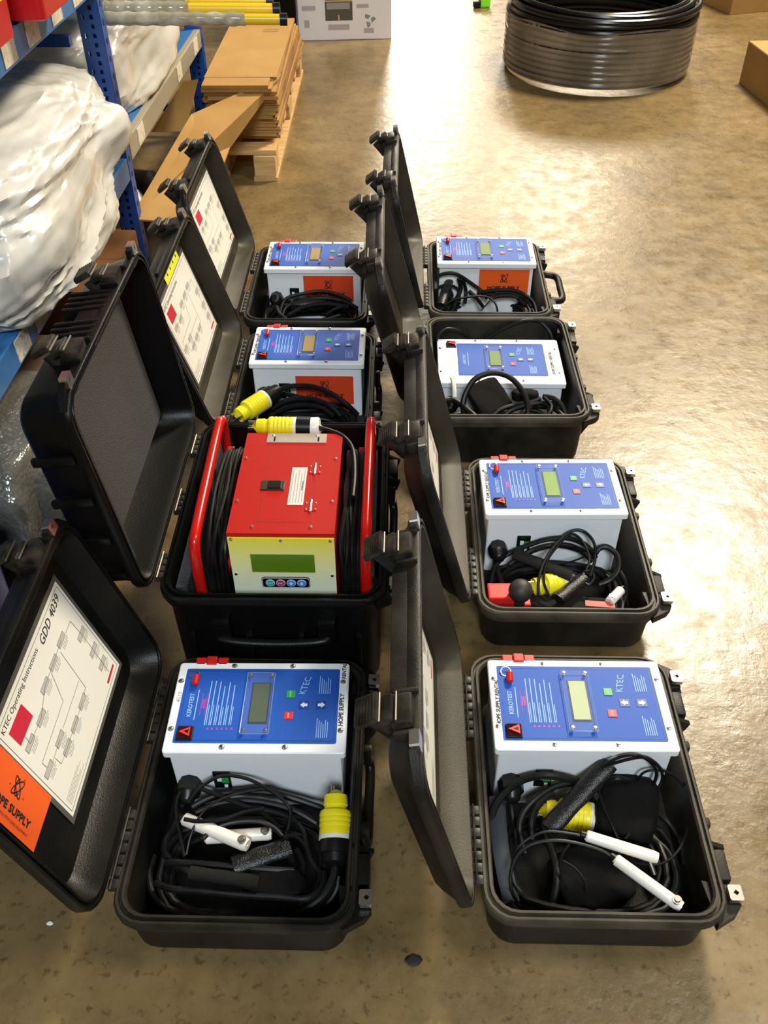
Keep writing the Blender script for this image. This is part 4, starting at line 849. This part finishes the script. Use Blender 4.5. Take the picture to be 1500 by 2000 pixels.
# --- case E
YF[:] = [2.052, 0.136]
o6 = (820, 620, 0.24)
Ee = lambda l, z: px_path(l, *o6, z)
S = lambda x, y, z: spot(820 + x * .24, 620 + y * .24, z=z)
rE = CASES['E'][0]
cable('power_cable', 'black mains cable with a large upright loop over the low white unit', 'cable', [
    (Ee([(372, 830, .11), (352, 740, .125), (365, 640, .15), (430, 520, .178), (520, 465, .188), (620, 452, .19), (720, 480, .185), (800, 550, .172), (860, 650, .155), (882, 760, .135), (862, 860, .11)], .1), TH + .0018),
    (Ee([(200, 675, .13), (265, 672, .13), (340, 715, .13), (420, 780, .13), (500, 850, .12)], .1), TH + .0018),
    (Ee([(540, 850, .1), (640, 760, .115), (780, 710, .12), (900, 690, .125), (980, 660, .13)], .1), TH),
    (Ee([(640, 860, .1), (720, 770, .11), (860, 720, .12), (960, 700, .125)], .1), TH), (Ee([(760, 860, .1), (840, 770, .11), (960, 700, .12), (1040, 720, .12), (1060, 800, .11)], .1), TH + .001),
    (Ee([(960, 860, .1), (1040, 800, .115), (1070, 720, .125), (1010, 650, .135)], .1), TH), (Ee([(1000, 640, .135), (1090, 660, .135), (1160, 730, .125), (1190, 810, .11)], .1), TH + .0015),
    (Ee([(1080, 690, .12), (1150, 790, .115), (1240, 830, .11)], .1), TH + .001)],
    [], (coil_pts(rE, 0.0, -0.16, 0.15, 0.07, 0.022, 0.09, 6, 41), TH))
YF[0] = 99
cable('spare_cable', 'loose black cable draped along the rear wall of the deeper right case', 'cable', [
    (px_path([(130, 230, .10), (140, 165, .135), (210, 100, .15), (290, 102, .145), (370, 140, .12), (440, 185, .1)], *o6, .1), TM + .001),
    (px_path([(440, 215, .09), (520, 185, .1), (650, 105, .13), (790, 45, .15), (900, 25, .155), (990, 45, .145), (1060, 120, .125), (1085, 200, .1)], *o6, .1), TM + .0014)], [], None, ref=S(440, 200, .1))
blob('cable_pouch', 'square black pouch leaning inside the large cable loop', 'pouch', S(560, 650, .118), (0.105, 0.10, 0.02), 0.62, M_FAB, 7, 0.06, 0.3, tilt=(0.5, 0.0))
blob('cable_pouch', 'crumpled black pouch right of the large cable loop', 'pouch', S(860, 635, .128), (0.07, 0.035, 0.03), -0.1, M_FAB, 8)
b = MB(); b.tube([p - S(280, 640, ZF) for p in smooth([S(282, 650, .125), S(280, 590, .14), S(272, 530, .15), S(262, 490, .15)], 5)], 0.0062, 9)
rg = random.Random(5)
for k in range(4): b.tube([p - S(280, 640, ZF) for p in smooth([S(268, 510, .152), S(250 + k * 10, 490 - k * 4, .154), S(240 + k * 14, 475 + k * 3, .156)], 4)], 0.0016, 6)
tag(obj('white_lead', b, M_IVORY, loc=S(280, 640, ZF)), 'short frayed white lead lying on the low white unit', 'cable')

# --- case F and G
YF[:] = [2.602, 9]
o6 = (440, 420, 0.28)
S = lambda x, y, z: spot(440 + x * .28, 420 + y * .28, z=z); Ff = lambda l, z: px_path(l, *o6, z); rF = CASES['F'][0]
cable('power_cable', 'bundled black cable in the farthest left case', 'cable', [
    (Ff([(360, 590, .085), (345, 640, .08), (300, 680, .07), (285, 720, .06)], .1), TH + .001), (Ff([(380, 690, .08), (400, 620, .1), (440, 575, .11), (560, 545, .118), (680, 532, .12), (800, 560, .112), (880, 600, .1)], .1), TH),
    (Ff([(400, 700, .07), (430, 640, .09), (520, 600, .1), (680, 580, .105), (820, 600, .1), (920, 650, .09)], .1), TH + .001), (Ff([(440, 700, .08), (560, 640, .095), (700, 620, .1), (860, 640, .09)], .1), TH + .001),
    (Ff([(360, 640, .09), (390, 700, .08), (480, 750, .07), (640, 740, .07), (800, 700, .075)], .1), TH + .001), (Ff([(700, 700, .085), (760, 660, .09), (840, 630, .095)], .1), TH)],
    [], (coil_pts(rF, 0.0, -0.125, 0.145, 0.1, 0.022, 0.075, 9, 51), TH))
blob('cable_pouch', 'shiny black pouch on the cable bundle in the farthest left case', 'pouch', S(580, 612, .09), (0.12, 0.06, 0.035), 0.05, M_MESH, 9)
YF[:] = [2.618, 9]
o6 = (820, 440, 0.2)
S = lambda x, y, z: spot(820 + x * .2, 440 + y * .2, z=z); Gg = lambda l, z: px_path(l, *o6, z); rG = CASES['G'][0]
cable('power_cable', 'tangled black cable in the farthest right case', 'cable', [
    (Gg([(180, 492, .14), (260, 470, .145), (340, 472, .145), (420, 510, .138), (520, 580, .125), (600, 640, .11), (660, 720, .09)], .1), TH),
    (Gg([(170, 610, .12), (240, 585, .125), (320, 590, .12), (380, 640, .105), (390, 740, .09)], .1), TM), (Gg([(380, 520, .12), (400, 620, .11), (360, 720, .09), (330, 800, .07)], .1), TH + .001), (Gg([(420, 530, .12), (450, 640, .1), (440, 760, .08)], .1), TH),
    (Gg([(225, 850, .08), (260, 780, .1), (330, 730, .11), (450, 705, .115), (580, 692, .115), (680, 710, .11), (740, 770, .1), (760, 850, .08)], .1), TN + .001),
    (Gg([(600, 830, .09), (680, 740, .105), (730, 670, .115), (760, 640, .12)], .1), TN), (Gg([(560, 660, .11), (680, 640, .118), (800, 630, .12), (940, 640, .118), (1040, 690, .108), (1110, 760, .095), (1140, 860, .08)], .1), TH),
    (Gg([(600, 690, .1), (760, 660, .11), (900, 660, .11), (1020, 710, .1), (1090, 800, .085)], .1), TH), (Gg([(680, 720, .1), (800, 690, .105), (940, 700, .1), (1020, 780, .085)], .1), TH), (Gg([(480, 640, .1), (560, 720, .09), (620, 800, .08)], .1), TH)],
    [], (coil_pts(rG, 0.0, -0.125, 0.145, 0.1, 0.022, 0.065, 7, 61), TH))
sleeve('braided_sleeve', 'glossy black sleeve leaning against the unit in the farthest right case', S(305, 490, .135), S(205, 780, .10), 0.030, M_MESH, 0.7)

# ------------------------------------------------------------------ storage rack on the left
RYAW = math.radians(-1.5); RX0, RY0 = -0.822, 2.97
rack = thing('storage_rack', 'blue steel storage rack with perforated uprights along the left', 'rack', (RX0, RY0, 0), RYAW)
def perforated(b, x0, x1, y, z0, z1, mi=0):          # plate with two columns of holes (in the x-z plane)
    xs = [x0, x0 + 0.012, x0 + 0.020, x0 + 0.036, x0 + 0.046, x1]; zs = []; z = z0; cells = []
    k = 0
    while z < z1 - 0.001:
        h = 0.0125; zz = min(z1, z + h)
        for c in range(5):
            hole = (c == 1 and k % 4 == 1) or (c == 3 and k % 2 == 1)
            if hole: continue
            b.quad((xs[c], y, z), (xs[c + 1], y, z), (xs[c + 1], y, zz), (xs[c], y, zz), mi)
        z = zz; k += 1
def upright(y, zt=1.55):
    b = MB(); D_, W_ = 0.068, 0.046
    for xb in (-D_, -0.62 - D_):
        sg = 1
        for dy in (0, 0.0022): perforated(b, xb, xb + D_, y - W_ / 2 + dy, 0.0, zt)
        for dy in (0, -0.0022): perforated(b, xb, xb + D_, y + W_ / 2 + dy, 0.0, zt)
        xa = xb + D_ if xb == -D_ else xb
        b.box((xa - (0.001 if xb == -D_ else -0.001), y, zt / 2), (0.002, W_, zt))
        b.box((xb + D_ / 2, y, 0.003), (D_ + 0.03, W_ + 0.03, 0.006))
    for z in (0.12, 0.75, 1.4): b.box((-0.39, y, z), (0.56, 0.025, 0.03))
    o = obj('upright', b, M_RACK, rack)
    s = MB()
    zz = 0.05
    while zz < zt - 0.03: s.prism([(-0.005, -0.008), (0.005, -0.008), (0.0065, 0.004), (0, 0.009), (-0.0065, 0.004)], 0, 0.0005, 0, Matrix.Translation((0.0003, y, zz)) @ Matrix(((0, 0, 1, 0), (1, 0, 0, 0), (0, 1, 0, 0), (0, 0, 0, 1)))); zz += 0.05
    obj('upright_slots', s, M_INKK, o, 'stuff')
for y in (-1.73, 0.0, 1.38): upright(y)
for z0_, bays in ((0.36, (0, 1)), (0.90, (0, 1))):
    for k in bays:
        z = {(0.36, 0): 0.342, (0.36, 1): 0.382, (0.90, 0): 0.884, (0.90, 1): 0.90}[(z0_, k)]
        y0 = -1.73 + 1.73 * k + 0.03; y1 = y0 + (1.67 if k == 0 else 1.32); grey = (k == 1)
        for xx in (-0.013, -0.70):
            b = MB(); b.box((xx, (y0 + y1) / 2, z + 0.035), (0.028, y1 - y0, 0.07), 0, bev=0.003); b.box((xx - 0.02, (y0 + y1) / 2, z + 0.05), (0.02, y1 - y0, 0.035), 0); obj('shelf_beam', b, M_BEAMG if (grey and xx > -0.1 and z < 0.5) else M_BEAM, rack)
        b = MB(); b.box((-0.355, (y0 + y1) / 2, z + 0.064), (0.66, y1 - y0, 0.012)); obj('shelf_deck', b, M_BEAM, rack)
        ys = {(0.36, 0): (-1.105, -0.967, -0.779, -0.618, -0.30), (0.36, 1): (0.18, 0.86, 1.22), (0.90, 0): (-0.95, -0.75, -0.58, -0.39, -0.2), (0.90, 1): (0.5, 1.0)}[(z0_, k)]
        for y in ys:
            b = MB(); b.box((0.002, y, z + 0.036), (0.002, 0.085, 0.056)); tg = obj('price_tag', b, M_TAG, rack)
def Rk(x, y, z): return Matrix.Rotation(RYAW, 3, 'Z') @ Vector((x, y, z)) + Vector((RX0, RY0, 0))

# plastic bags on the shelf
def bag(label, c, dims, rz, seed, knot, amp=1.0, n=84, m=M_BAG):
    b = MB(); rings = []; kv = Vector(knot).normalized()
    for i in range(1, n):
        th = PI * i / n; ring = []
        for j in range(2 * n):
            ph = PI * j / n; d = Vector((math.sin(th) * math.cos(ph), math.sin(th) * math.sin(ph), -math.cos(th)))
            q = lambda s, p: math.copysign(abs(s) ** p, s)
            v = Vector((q(d.x, .7) * dims[0] / 2, q(d.y, .7) * dims[1] / 2, q(d.z, .7) * dims[2] / 2))
            kd = max(0.0, d.dot(kv)); dist = math.acos(max(-1, min(1, d.dot(kv))))
            e1 = kv.orthogonal().normalized(); e2 = kv.cross(e1); an = math.atan2(d.dot(e2), d.dot(e1))
            ca, sa = math.cos(an), math.sin(an); sp = min(1.0, dist * 1.3)
            rid = lambda k_, o_: 1 - 2 * abs(noise.noise(Vector((ca * k_, sa * k_, dist * 0.28 + o_ + 0.4 * noise.noise(d * 1.7)))))
            w = 0.10 * noise.noise(d * 1.5 + Vector((seed, 0, 0))) + sp * (0.030 * rid(2.2, seed) + (0.010 + 0.045 * math.exp(-1.5 * dist)) * rid(4.6, seed + 9) + (0.004 + 0.02 * math.exp(-1.5 * dist)) * rid(9.5, seed + 4)) + 0.012 * (1 - 2 * abs(noise.noise(d * 3 + Vector((0, seed, 0))))) ** 3
            w += 0.012 * (1 - 2 * abs(noise.noise(Vector((d.x * 4.5, d.y * 2.5, d.z * 6)) + Vector((seed, 3, 0))))) + 0.006 * (1 - 2 * abs(noise.noise(d * 9 + Vector((seed, 7, 0)))))
            w += 0.16 * kd ** 40 - 0.10 * kd ** 9
            p = v * (1 + amp * w * 1.8)
            lo = -dims[2] / 2
            if d.z < -0.3 and p.z < lo * 0.85: p.z = lo * 0.85
            ring.append(p)
        rings.append(ring)
    b.loft(rings); o = obj('plastic_bag', b, m, loc=c); o.rotation_euler.z = rz
    return tag(o, label, 'bag', 'filled plastic bags on the middle shelf')
bag('big white plastic bag with a twisted knot bulging past the near upright', Rk(-0.25, -0.66, 0.565), (0.66, 1.12, 0.40), RYAW, 1.3, (0.86, 0.50, 0.10), 0.95, 110)
bag('greyish plastic bag behind the big knotted bag, under the top shelf', Rk(-0.46, -0.35, 0.62), (0.44, 0.66, 0.46), RYAW, 6.1, (-0.3, 0.9, 0.3), 1.0, 60, mat('greyish_bag', (0.50, 0.48, 0.42), 0.2, col2=(0.70, 0.67, 0.60), nscale=5, nlo=0.4, nhi=0.7, coat=0.4))
bag('white plastic bag on the shelf behind the near upright, hem hanging to the edge', Rk(-0.29, 0.60, 0.585), (0.56, 0.92, 0.36), RYAW, 4.7, (0.2, 0.9, 0.5), 0.9)
bag('small crumpled clear plastic bag at the left edge under the shelf tags', Rk(-0.06, -1.42, 0.472), (0.20, 0.26, 0.12), RYAW, 8.2, (0.5, -0.8, 0), 1.3, 36, mat('clear_bag', (0.42, 0.40, 0.36), 0.12, col2=(0.66, 0.63, 0.57), nscale=9, nlo=0.4, nhi=0.7, coat=0.6))
# red bins on the top shelf
def bin_(label, c, w, d, h, lb):
    r = thing('storage_bin', label, 'bin', c, RYAW, 'red bins on the top shelf'); b = MB()
    def g(z, i): return rr(w / 2 - i, d / 2 - i, 0.015, z, 3)
    b.loft([g(0, 0.012), g(0.004, 0.008), g(h - 0.02, 0.002), g(h - 0.02, -0.004), g(h, -0.004), g(h, 0.003), g(0.01, 0.014)], smooth=False); obj('body', b, M_BIN, r)
    b = MB(); b.box((w / 2 - 0.003, d * 0.22, h * 0.62), (0.006, 0.04, h * 0.42)); obj('bin_label', b, lb, r); return r
bin_('red plastic bin with a yellow label, nearer one on the top shelf', (-0.932, 2.075, 0.955), 0.26, 0.27, 0.2, mat('yellow_label', (0.85, 0.62, 0.02), 0.5))
bin_('red plastic bin with a white label, farther one on the top shelf', (-0.886, 2.425, 0.961), 0.26, 0.27, 0.2, M_TAG)
# yellow tubes in plastic sleeves
for i, (py, xe, rr_, zz) in enumerate(((38, 547, .0155, .775), (18, 533, .0165, .79), (2, 520, .0165, .80))):
    e = spot(xe, py, z=zz); s = spot(205, py - 2, z=zz + 0.01)
    r = thing('sleeved_tube', ('yellow tube nearest of three sticking out of the top shelf', 'middle yellow tube of three sticking out of the top shelf', 'rear yellow tube of three at the top shelf')[i], 'tube', tuple(s)); o = r.location
    u = (e - s).normalized(); b = MB(); b.cyl((0, 0, 0), e - s, rr_, 14); obj('tube', b, M_YTUBE, r)
    b = MB(); b.cyl(e - s, e - s + u * 0.022, rr_ * 1.15, 14); obj('end_cap', b, M_BLACK, r)
    b = MB(); L_ = (e - s).length; pts = [u * (L_ * k / 24 * (0.5 if i else 0.8)) for k in range(25)]; b.tube(pts, [rr_ * (1.25 + 0.12 * math.sin(k * 2.1 + i)) for k in range(25)], 14, cap=False); obj('plastic_sleeve', b, M_SLEEVE, r)
# things stored on the floor under the rack
def carton(label, c, d, rz, m=M_CARDB, name='cardboard_box', group=None):
    r = thing(name, label, 'box', c, rz, group); b = MB(); b.box((0, 0, d[2] / 2), d, 0, bev=0.003); obj('body', b, m, r)
    b = MB(); b.box((0, 0, d[2] + 0.0012), (d[0] - 0.004, d[1] / 2 - 0.002, 0.0024)); b.v = [(x, y + d[1] / 4, z) for x, y, z in b.v]; obj('flap', b, m, r)
    b = MB(); b.box((0, -d[1] / 4, d[2] + 0.0012), (d[0] - 0.004, d[1] / 2 - 0.002, 0.0024)); obj('flap', b, m, r); return r
carton('brown cardboard box on the floor under the lower shelf, nearer one', (-0.99, 2.62, 0.0), (0.36, 0.42, 0.22), RYAW)
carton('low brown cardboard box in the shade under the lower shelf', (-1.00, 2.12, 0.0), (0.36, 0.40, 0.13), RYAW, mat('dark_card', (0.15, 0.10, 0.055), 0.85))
for i, (px, py, z, R) in enumerate(((290, 335, .15, .075), (262, 378, .10, .055))):
    p = spot(px, py, z=z); r = thing('pipe_fitting', ('black pipe end lying under the lower shelf', 'black pipe end with a pale ring under the lower shelf')[i], 'pipe', (p.x, p.y, 0)); b = MB()
    b.lathe((0, 0, R), (-1, 0.25, R), [(0, R * 0.8), (0, R), (0.3, R), (0.3, R * 0.8)], 24); obj('pipe', b, M_PIPE, r)
    if i: b = MB(); b.lathe((0.006, -0.001, R), (-1, 0.25, R), [(0, R * 0.93), (0, R * 1.04), (0.014, R * 1.04), (0.014, R * 0.93)], 24); obj('ring', b, M_STEEL, r)
# bubble wrapped bundle at the left edge
b = MB(); n = 40; rings = []
for i in range(1, n):
    th = PI * i / n; ring = []
    for j in range(2 * n):
        ph = PI * j / n; q = lambda s, p: math.copysign(abs(s) ** p, s); d = Vector((math.sin(th) * math.cos(ph), math.sin(th) * math.sin(ph), -math.cos(th)))
        v = Vector((q(d.x, .6) * 0.20, q(d.y, .6) * 0.26, q(d.z, .6) * 0.16)); v *= 1 + 0.14 * noise.noise(d * 2.2) + 0.03 * noise.noise(d * 6 + Vector((3, 0, 0))); v.z = max(v.z, -0.148); ring.append(v)
    rings.append(ring)
b.loft(rings); o = obj('wrapped_bundle', b, M_BUB, loc=(-0.93, 1.70, 0.148)); tag(o, 'bundle in bubble wrap on the floor beside the tall case lid', 'bundle')

t = thing('plastic_tote', 'dark blue plastic tote beside the lid with the orange card, cut by the frame', 'tote', (-0.985, 1.19, 0), RYAW)
b = MB(); tg_ = lambda z, i: rr(0.185 - i, 0.175 - i, 0.02, z, 3)
b.loft([tg_(0, 0.012), tg_(0.004, 0.008), tg_(0.24, 0.002), tg_(0.24, -0.006), tg_(0.26, -0.006), tg_(0.26, 0.004), tg_(0.01, 0.014)], smooth=False); obj('body', b, mat('blue_tote', (0.006, 0.022, 0.20), 0.4), t)
for sy in (-1, 1):
    b = MB(); b.tube(smooth([(-0.05, sy * 0.176, 0.21), (-0.045, sy * 0.19, 0.2), (0.045, sy * 0.19, 0.2), (0.05, sy * 0.176, 0.21)], 4), 0.006, 8); obj('handle', b, M_BLACK, t)

# ------------------------------------------------------------------ pallet with flattened cartons
PX, PY, PYAW = -0.588, 4.55, math.radians(-0.5)
pal = thing('wooden_pallet', 'narrow pale wooden pallet under the stack of flattened cartons', 'pallet', (PX, PY, 0), PYAW)
for xx in (-0.105, 0.105):
    for yy in (-0.70, 0.0, 0.66): b = MB(); b.box((xx, yy, 0.06), (0.09, 0.13, 0.085), 0, bev=0.003); obj('block', b, M_WOOD, pal)
for xx in (-0.105, 0.105): b = MB(); b.box((xx, -0.02, 0.009), (0.10, 1.5, 0.018), 0, bev=0.002); obj('bottom_board', b, M_WOOD, pal)
for k in range(8): b = MB(); b.box((0.0, -0.70 + k * 0.195, 0.1125), (0.31, 0.10, 0.02), 0, bev=0.002); obj('deck_board', b, M_WOOD, pal)
ORD = 'first second third fourth fifth sixth seventh eighth ninth tenth eleventh twelfth thirteenth fourteenth fifteenth sixteenth'.split()
NS = 17; rg = random.Random(3); zc = 0.1235
for k in range(NS):
    f = k / (NS - 1); h = 0.0155 if k < NS - 1 else 0.012
    wx = 0.285 + rg.uniform(-.008, .008); wy = 1.42 - 0.42 * f + rg.uniform(-.02, .02)
    cx_, cy_ = -0.437 - wx / 2 + rg.uniform(-.008, .008) + 0.018 * f, 3.93 - 0.17 * f + wy / 2 + rg.uniform(-.012, .012)
    b = MB(); b.box((0, 0, h / 2), (wx, wy, h - 0.0015), 0, bev=0.0)
    if k % 2 == 0: b.box((0.0, 0, h * 0.5), (wx + 0.012, wy * 0.985, h * 0.3), 1)
    if k < NS - 1:
        o = obj('flattened_carton', b, [M_CARD, M_CARDD], loc=(cx_, cy_, zc)); o.rotation_euler.z = PYAW + rg.uniform(-.02, .02)
        tag(o, 'flattened brown carton, ' + ORD[k] + ' from the bottom of the pallet stack', 'carton', 'flattened cartons stacked on the pallet')
    else:
        b = MB(); b.box((0, 0.055, h / 2), (wx, wy - 0.11, h)); b.box((-0.01, -wy / 2 + 0.052, h / 2), (wx - 0.03, 0.100, h))
        o = obj('flattened_carton', b, [M_CARD, M_CARDD], loc=(cx_, cy_, zc)); o.rotation_euler.z = PYAW; tag(o, 'topmost flattened carton of the stack, creased near its front edge', 'carton', 'flattened cartons stacked on the pallet')
        q = MB(); stroke(q, [(-wx / 2, -wy / 2 + 0.106), (wx / 2, -wy / 2 + 0.106)], 0.006, h + 0.0006, 0)
        for kk in range(2): stroke(q, [(0.02, 0.27 + kk * 0.03), (0.09, 0.275 + kk * 0.03)], 0.006, h + 0.0006, 0)
        obj('printed_marks', q, M_CARDD, o, 'stuff')
    zc += h
# leaning cardboard sheets
def sheet(name, label, pts, th=0.006, m=M_CARD):
    P = [Vector(p) for p in pts]; o = Vector((P[0].x, P[0].y, 0)); n = (P[1] - P[0]).cross(P[2] - P[0]).normalized() * th
    vs = [p - o for p in P] + [p - o + n for p in P]; k = len(P); b = MB()
    b.add(vs, [tuple(range(k - 1, -1, -1)), tuple(range(k, 2 * k))] + [(i, (i + 1) % k, k + (i + 1) % k, k + i) for i in range(k)])
    return tag(obj(name, b, m, loc=o), label, 'cardboard')
sheet('cardboard_sheet', 'long cardboard sheet slanting from the floor up to the carton stack', [spot(552, 146, y=3.92), spot(374, 226, y=3.62), spot(255, 430, y=2.95), spot(395, 440, y=2.98), spot(449, 290, y=3.55)])
sheet('cardboard_sheet', 'upright cardboard flap standing in front of the far blue upright', [spot(296, 258, y=3.70), spot(363, 257, y=3.70), spot(387, 155, y=3.78), spot(358, 160, y=3.78)])
# ------------------------------------------------------------------ far objects
wb = thing('white_carton', 'white printed carton standing on the floor beside the carton stack', 'box', tuple(spot(675, 78, z=0)), math.radians(3.5))
b = MB(); W_, D_, H_ = 0.55, 0.40, 0.80; b.box((0, D_ / 2, H_ / 2 + 0.001), (W_, D_, H_), 0, bev=0.004); obj('body', b, M_CARTW, wb)
p = MB(); f = lambda x, z: (x, -0.0012, z)
def fr(x0, x1, z0, z1, mi, e=0.0): p.quad((x0, -0.001 - e, z0), (x1, -0.001 - e, z0), (x1, -0.001 - e, z1), (x0, -0.001 - e, z1), mi)
fr(-0.115, 0.045, 0.105, 0.30, 0); fr(-0.105, 0.03, 0.165, 0.20, 1, .0006); fr(-0.115, 0.045, 0.205, 0.212, 2, .0006); fr(-0.040, -0.032, 0.108, 0.135, 2, .0006)
fr(-0.10, 0.025, 0.055, 0.085, 3); fr(-0.25, -0.17, 0.16, 0.185, 3); fr(0.07, 0.14, 0.17, 0.19, 3); fr(-0.24, -0.21, 0.07, 0.11, 3); fr(0.11, 0.17, 0.035, 0.062, 3)
for k in range(3):
    a = 2 * PI * k / 3; c_, s_ = 0.145 + 0.022 * math.cos(a), 0.105 + 0.026 * math.sin(a); p.prism([(c_ + 0.018 * math.cos(a + t), s_ + 0.018 * math.sin(a + t)) for t in (0.4, 1.5, 2.6, 4.2)], 0.001, 0.002, 4, Matrix(((1, 0, 0), (0, 0, -1), (0, 1, 0))))
obj('printed_panel', p, [mat('dark_photo_print', (0.10, 0.085, 0.06), 0.5), mat('grey_photo_print', (0.38, 0.33, 0.27), 0.5), mat('yellow_print', (0.7, 0.5, 0.25), 0.5), mat('mauve_print', (0.52, 0.43, 0.42), 0.6), M_INKG], wb)
b = MB(); b.box((0, 0, 0.16), (0.26, 0.3, 0.32), 0, bev=0.01); o = obj('dark_gap_block', b, M_CASEN, loc=(-0.62, 5.95, 0)); tag(o, 'black block added in the dark gap between the carton stack and the white carton', 'gap_block')  # plain black block added to fill the dark gap here
# coil of black pipe in stretch film
co = thing('pipe_coil', 'big coil of black pipe wrapped in clear film on the floor', 'coil', (1.17, 5.38, 0))
b = MB(); pts = []; RP = 0.0145; rad = 0.485
for k in range(11):
    for i in range(72): a = 2 * PI * i / 72; pts.append(Vector((math.cos(a) * (rad + 0.004 * math.sin(k * 2.3)), math.sin(a) * (rad + 0.004 * math.sin(k * 2.3)), RP + 0.0275 * (k + i / 72))))
b.tube(pts, RP, 9); z = pts[-1].z
for q, (r_, zz) in enumerate(((rad + 0.004, z + 0.022), (rad - 0.025, z + 0.036), (rad - 0.052, z + 0.030), (rad - 0.026, z + 0.006), (rad - 0.055, z - 0.002), (rad - 0.03, z - 0.04), (rad - 0.03, z - 0.10))):
    b.tube([Vector((math.cos(2 * PI * i / 72) * r_ + 0.008 * math.cos(q), math.sin(2 * PI * i / 72) * r_, zz + 0.008 * math.sin(2 * PI * i / 72 * (1 + q % 2) + q))) for i in range(72)], RP, 9, closed=True)
obj('pipe', b, M_PIPE, co)
b = MB(); nn = 96
rings = []
for q in range(64):
    zz = 0.024 + 0.263 * q / 63; r_ = rad + RP + 0.0065 - 0.0050 * (1 - math.cos(2 * PI * (zz - 0.0145) / 0.0275)) / 2
    rings.append([(math.cos(2 * PI * i / nn) * (r_ + 0.0012 * noise.noise(Vector((i * 0.3, zz * 9, 0)))), math.sin(2 * PI * i / nn) * (r_ + 0.0012 * noise.noise(Vector((i * 0.3, zz * 9, 0)))), zz + (0.012 * math.sin(i * 0.35) * (zz - 0.2) / 0.087 if zz > 0.2 else 0)) for i in range(nn)])
b.loft(rings, 0, False, False); obj('stretch_film', b, M_FILM, co)
g = thing('tape_roll', 'bright green and black tape dispenser on the floor near the pipe coil', 'tape', tuple(spot(940, 14, z=0)), 0.2)
b = MB(); b.box((0.02, 0, 0.03), (0.07, 0.06, 0.06), 0, bev=0.012); obj('body', b, M_GREEN, g); b = MB(); b.box((-0.035, -0.01, 0.022), (0.045, 0.05, 0.04), 0, bev=0.012); obj('grip', b, M_BLACK, g)
carton('brown cardboard box beyond the pipe coil', (2.42, 6.72, 0.0), (0.52, 0.40, 0.4), math.radians(17), M_CARD)
carton('brown cardboard box cut by the frame beside the pipe coil', (2.15, 4.79, 0.0), (0.5, 0.6, 0.2), math.radians(4), M_CARD)
# little things on the floor
def crumb(name, label, px, py, r, m, sd):
    p = spot(px, py, z=0); b = MB(); b.ball((0, 0, r * 0.35), r, 0, 8, (1, 0.8, 0.4)); b.v = [(x * (1 + 0.25 * math.sin(9 * y / r + sd)), y, max(z, 0)) for x, y, z in b.v]; tag(obj(name, b, m, loc=p), label, 'debris')
crumb('plaster_chip', 'tiny white chip on the floor before the nearest left case', 98, 1804, 0.005, M_WHITE, 1)
crumb('tar_lump', 'small flat black lump on the floor in front of both rows', 808, 1878, 0.012, M_INKK, 2)
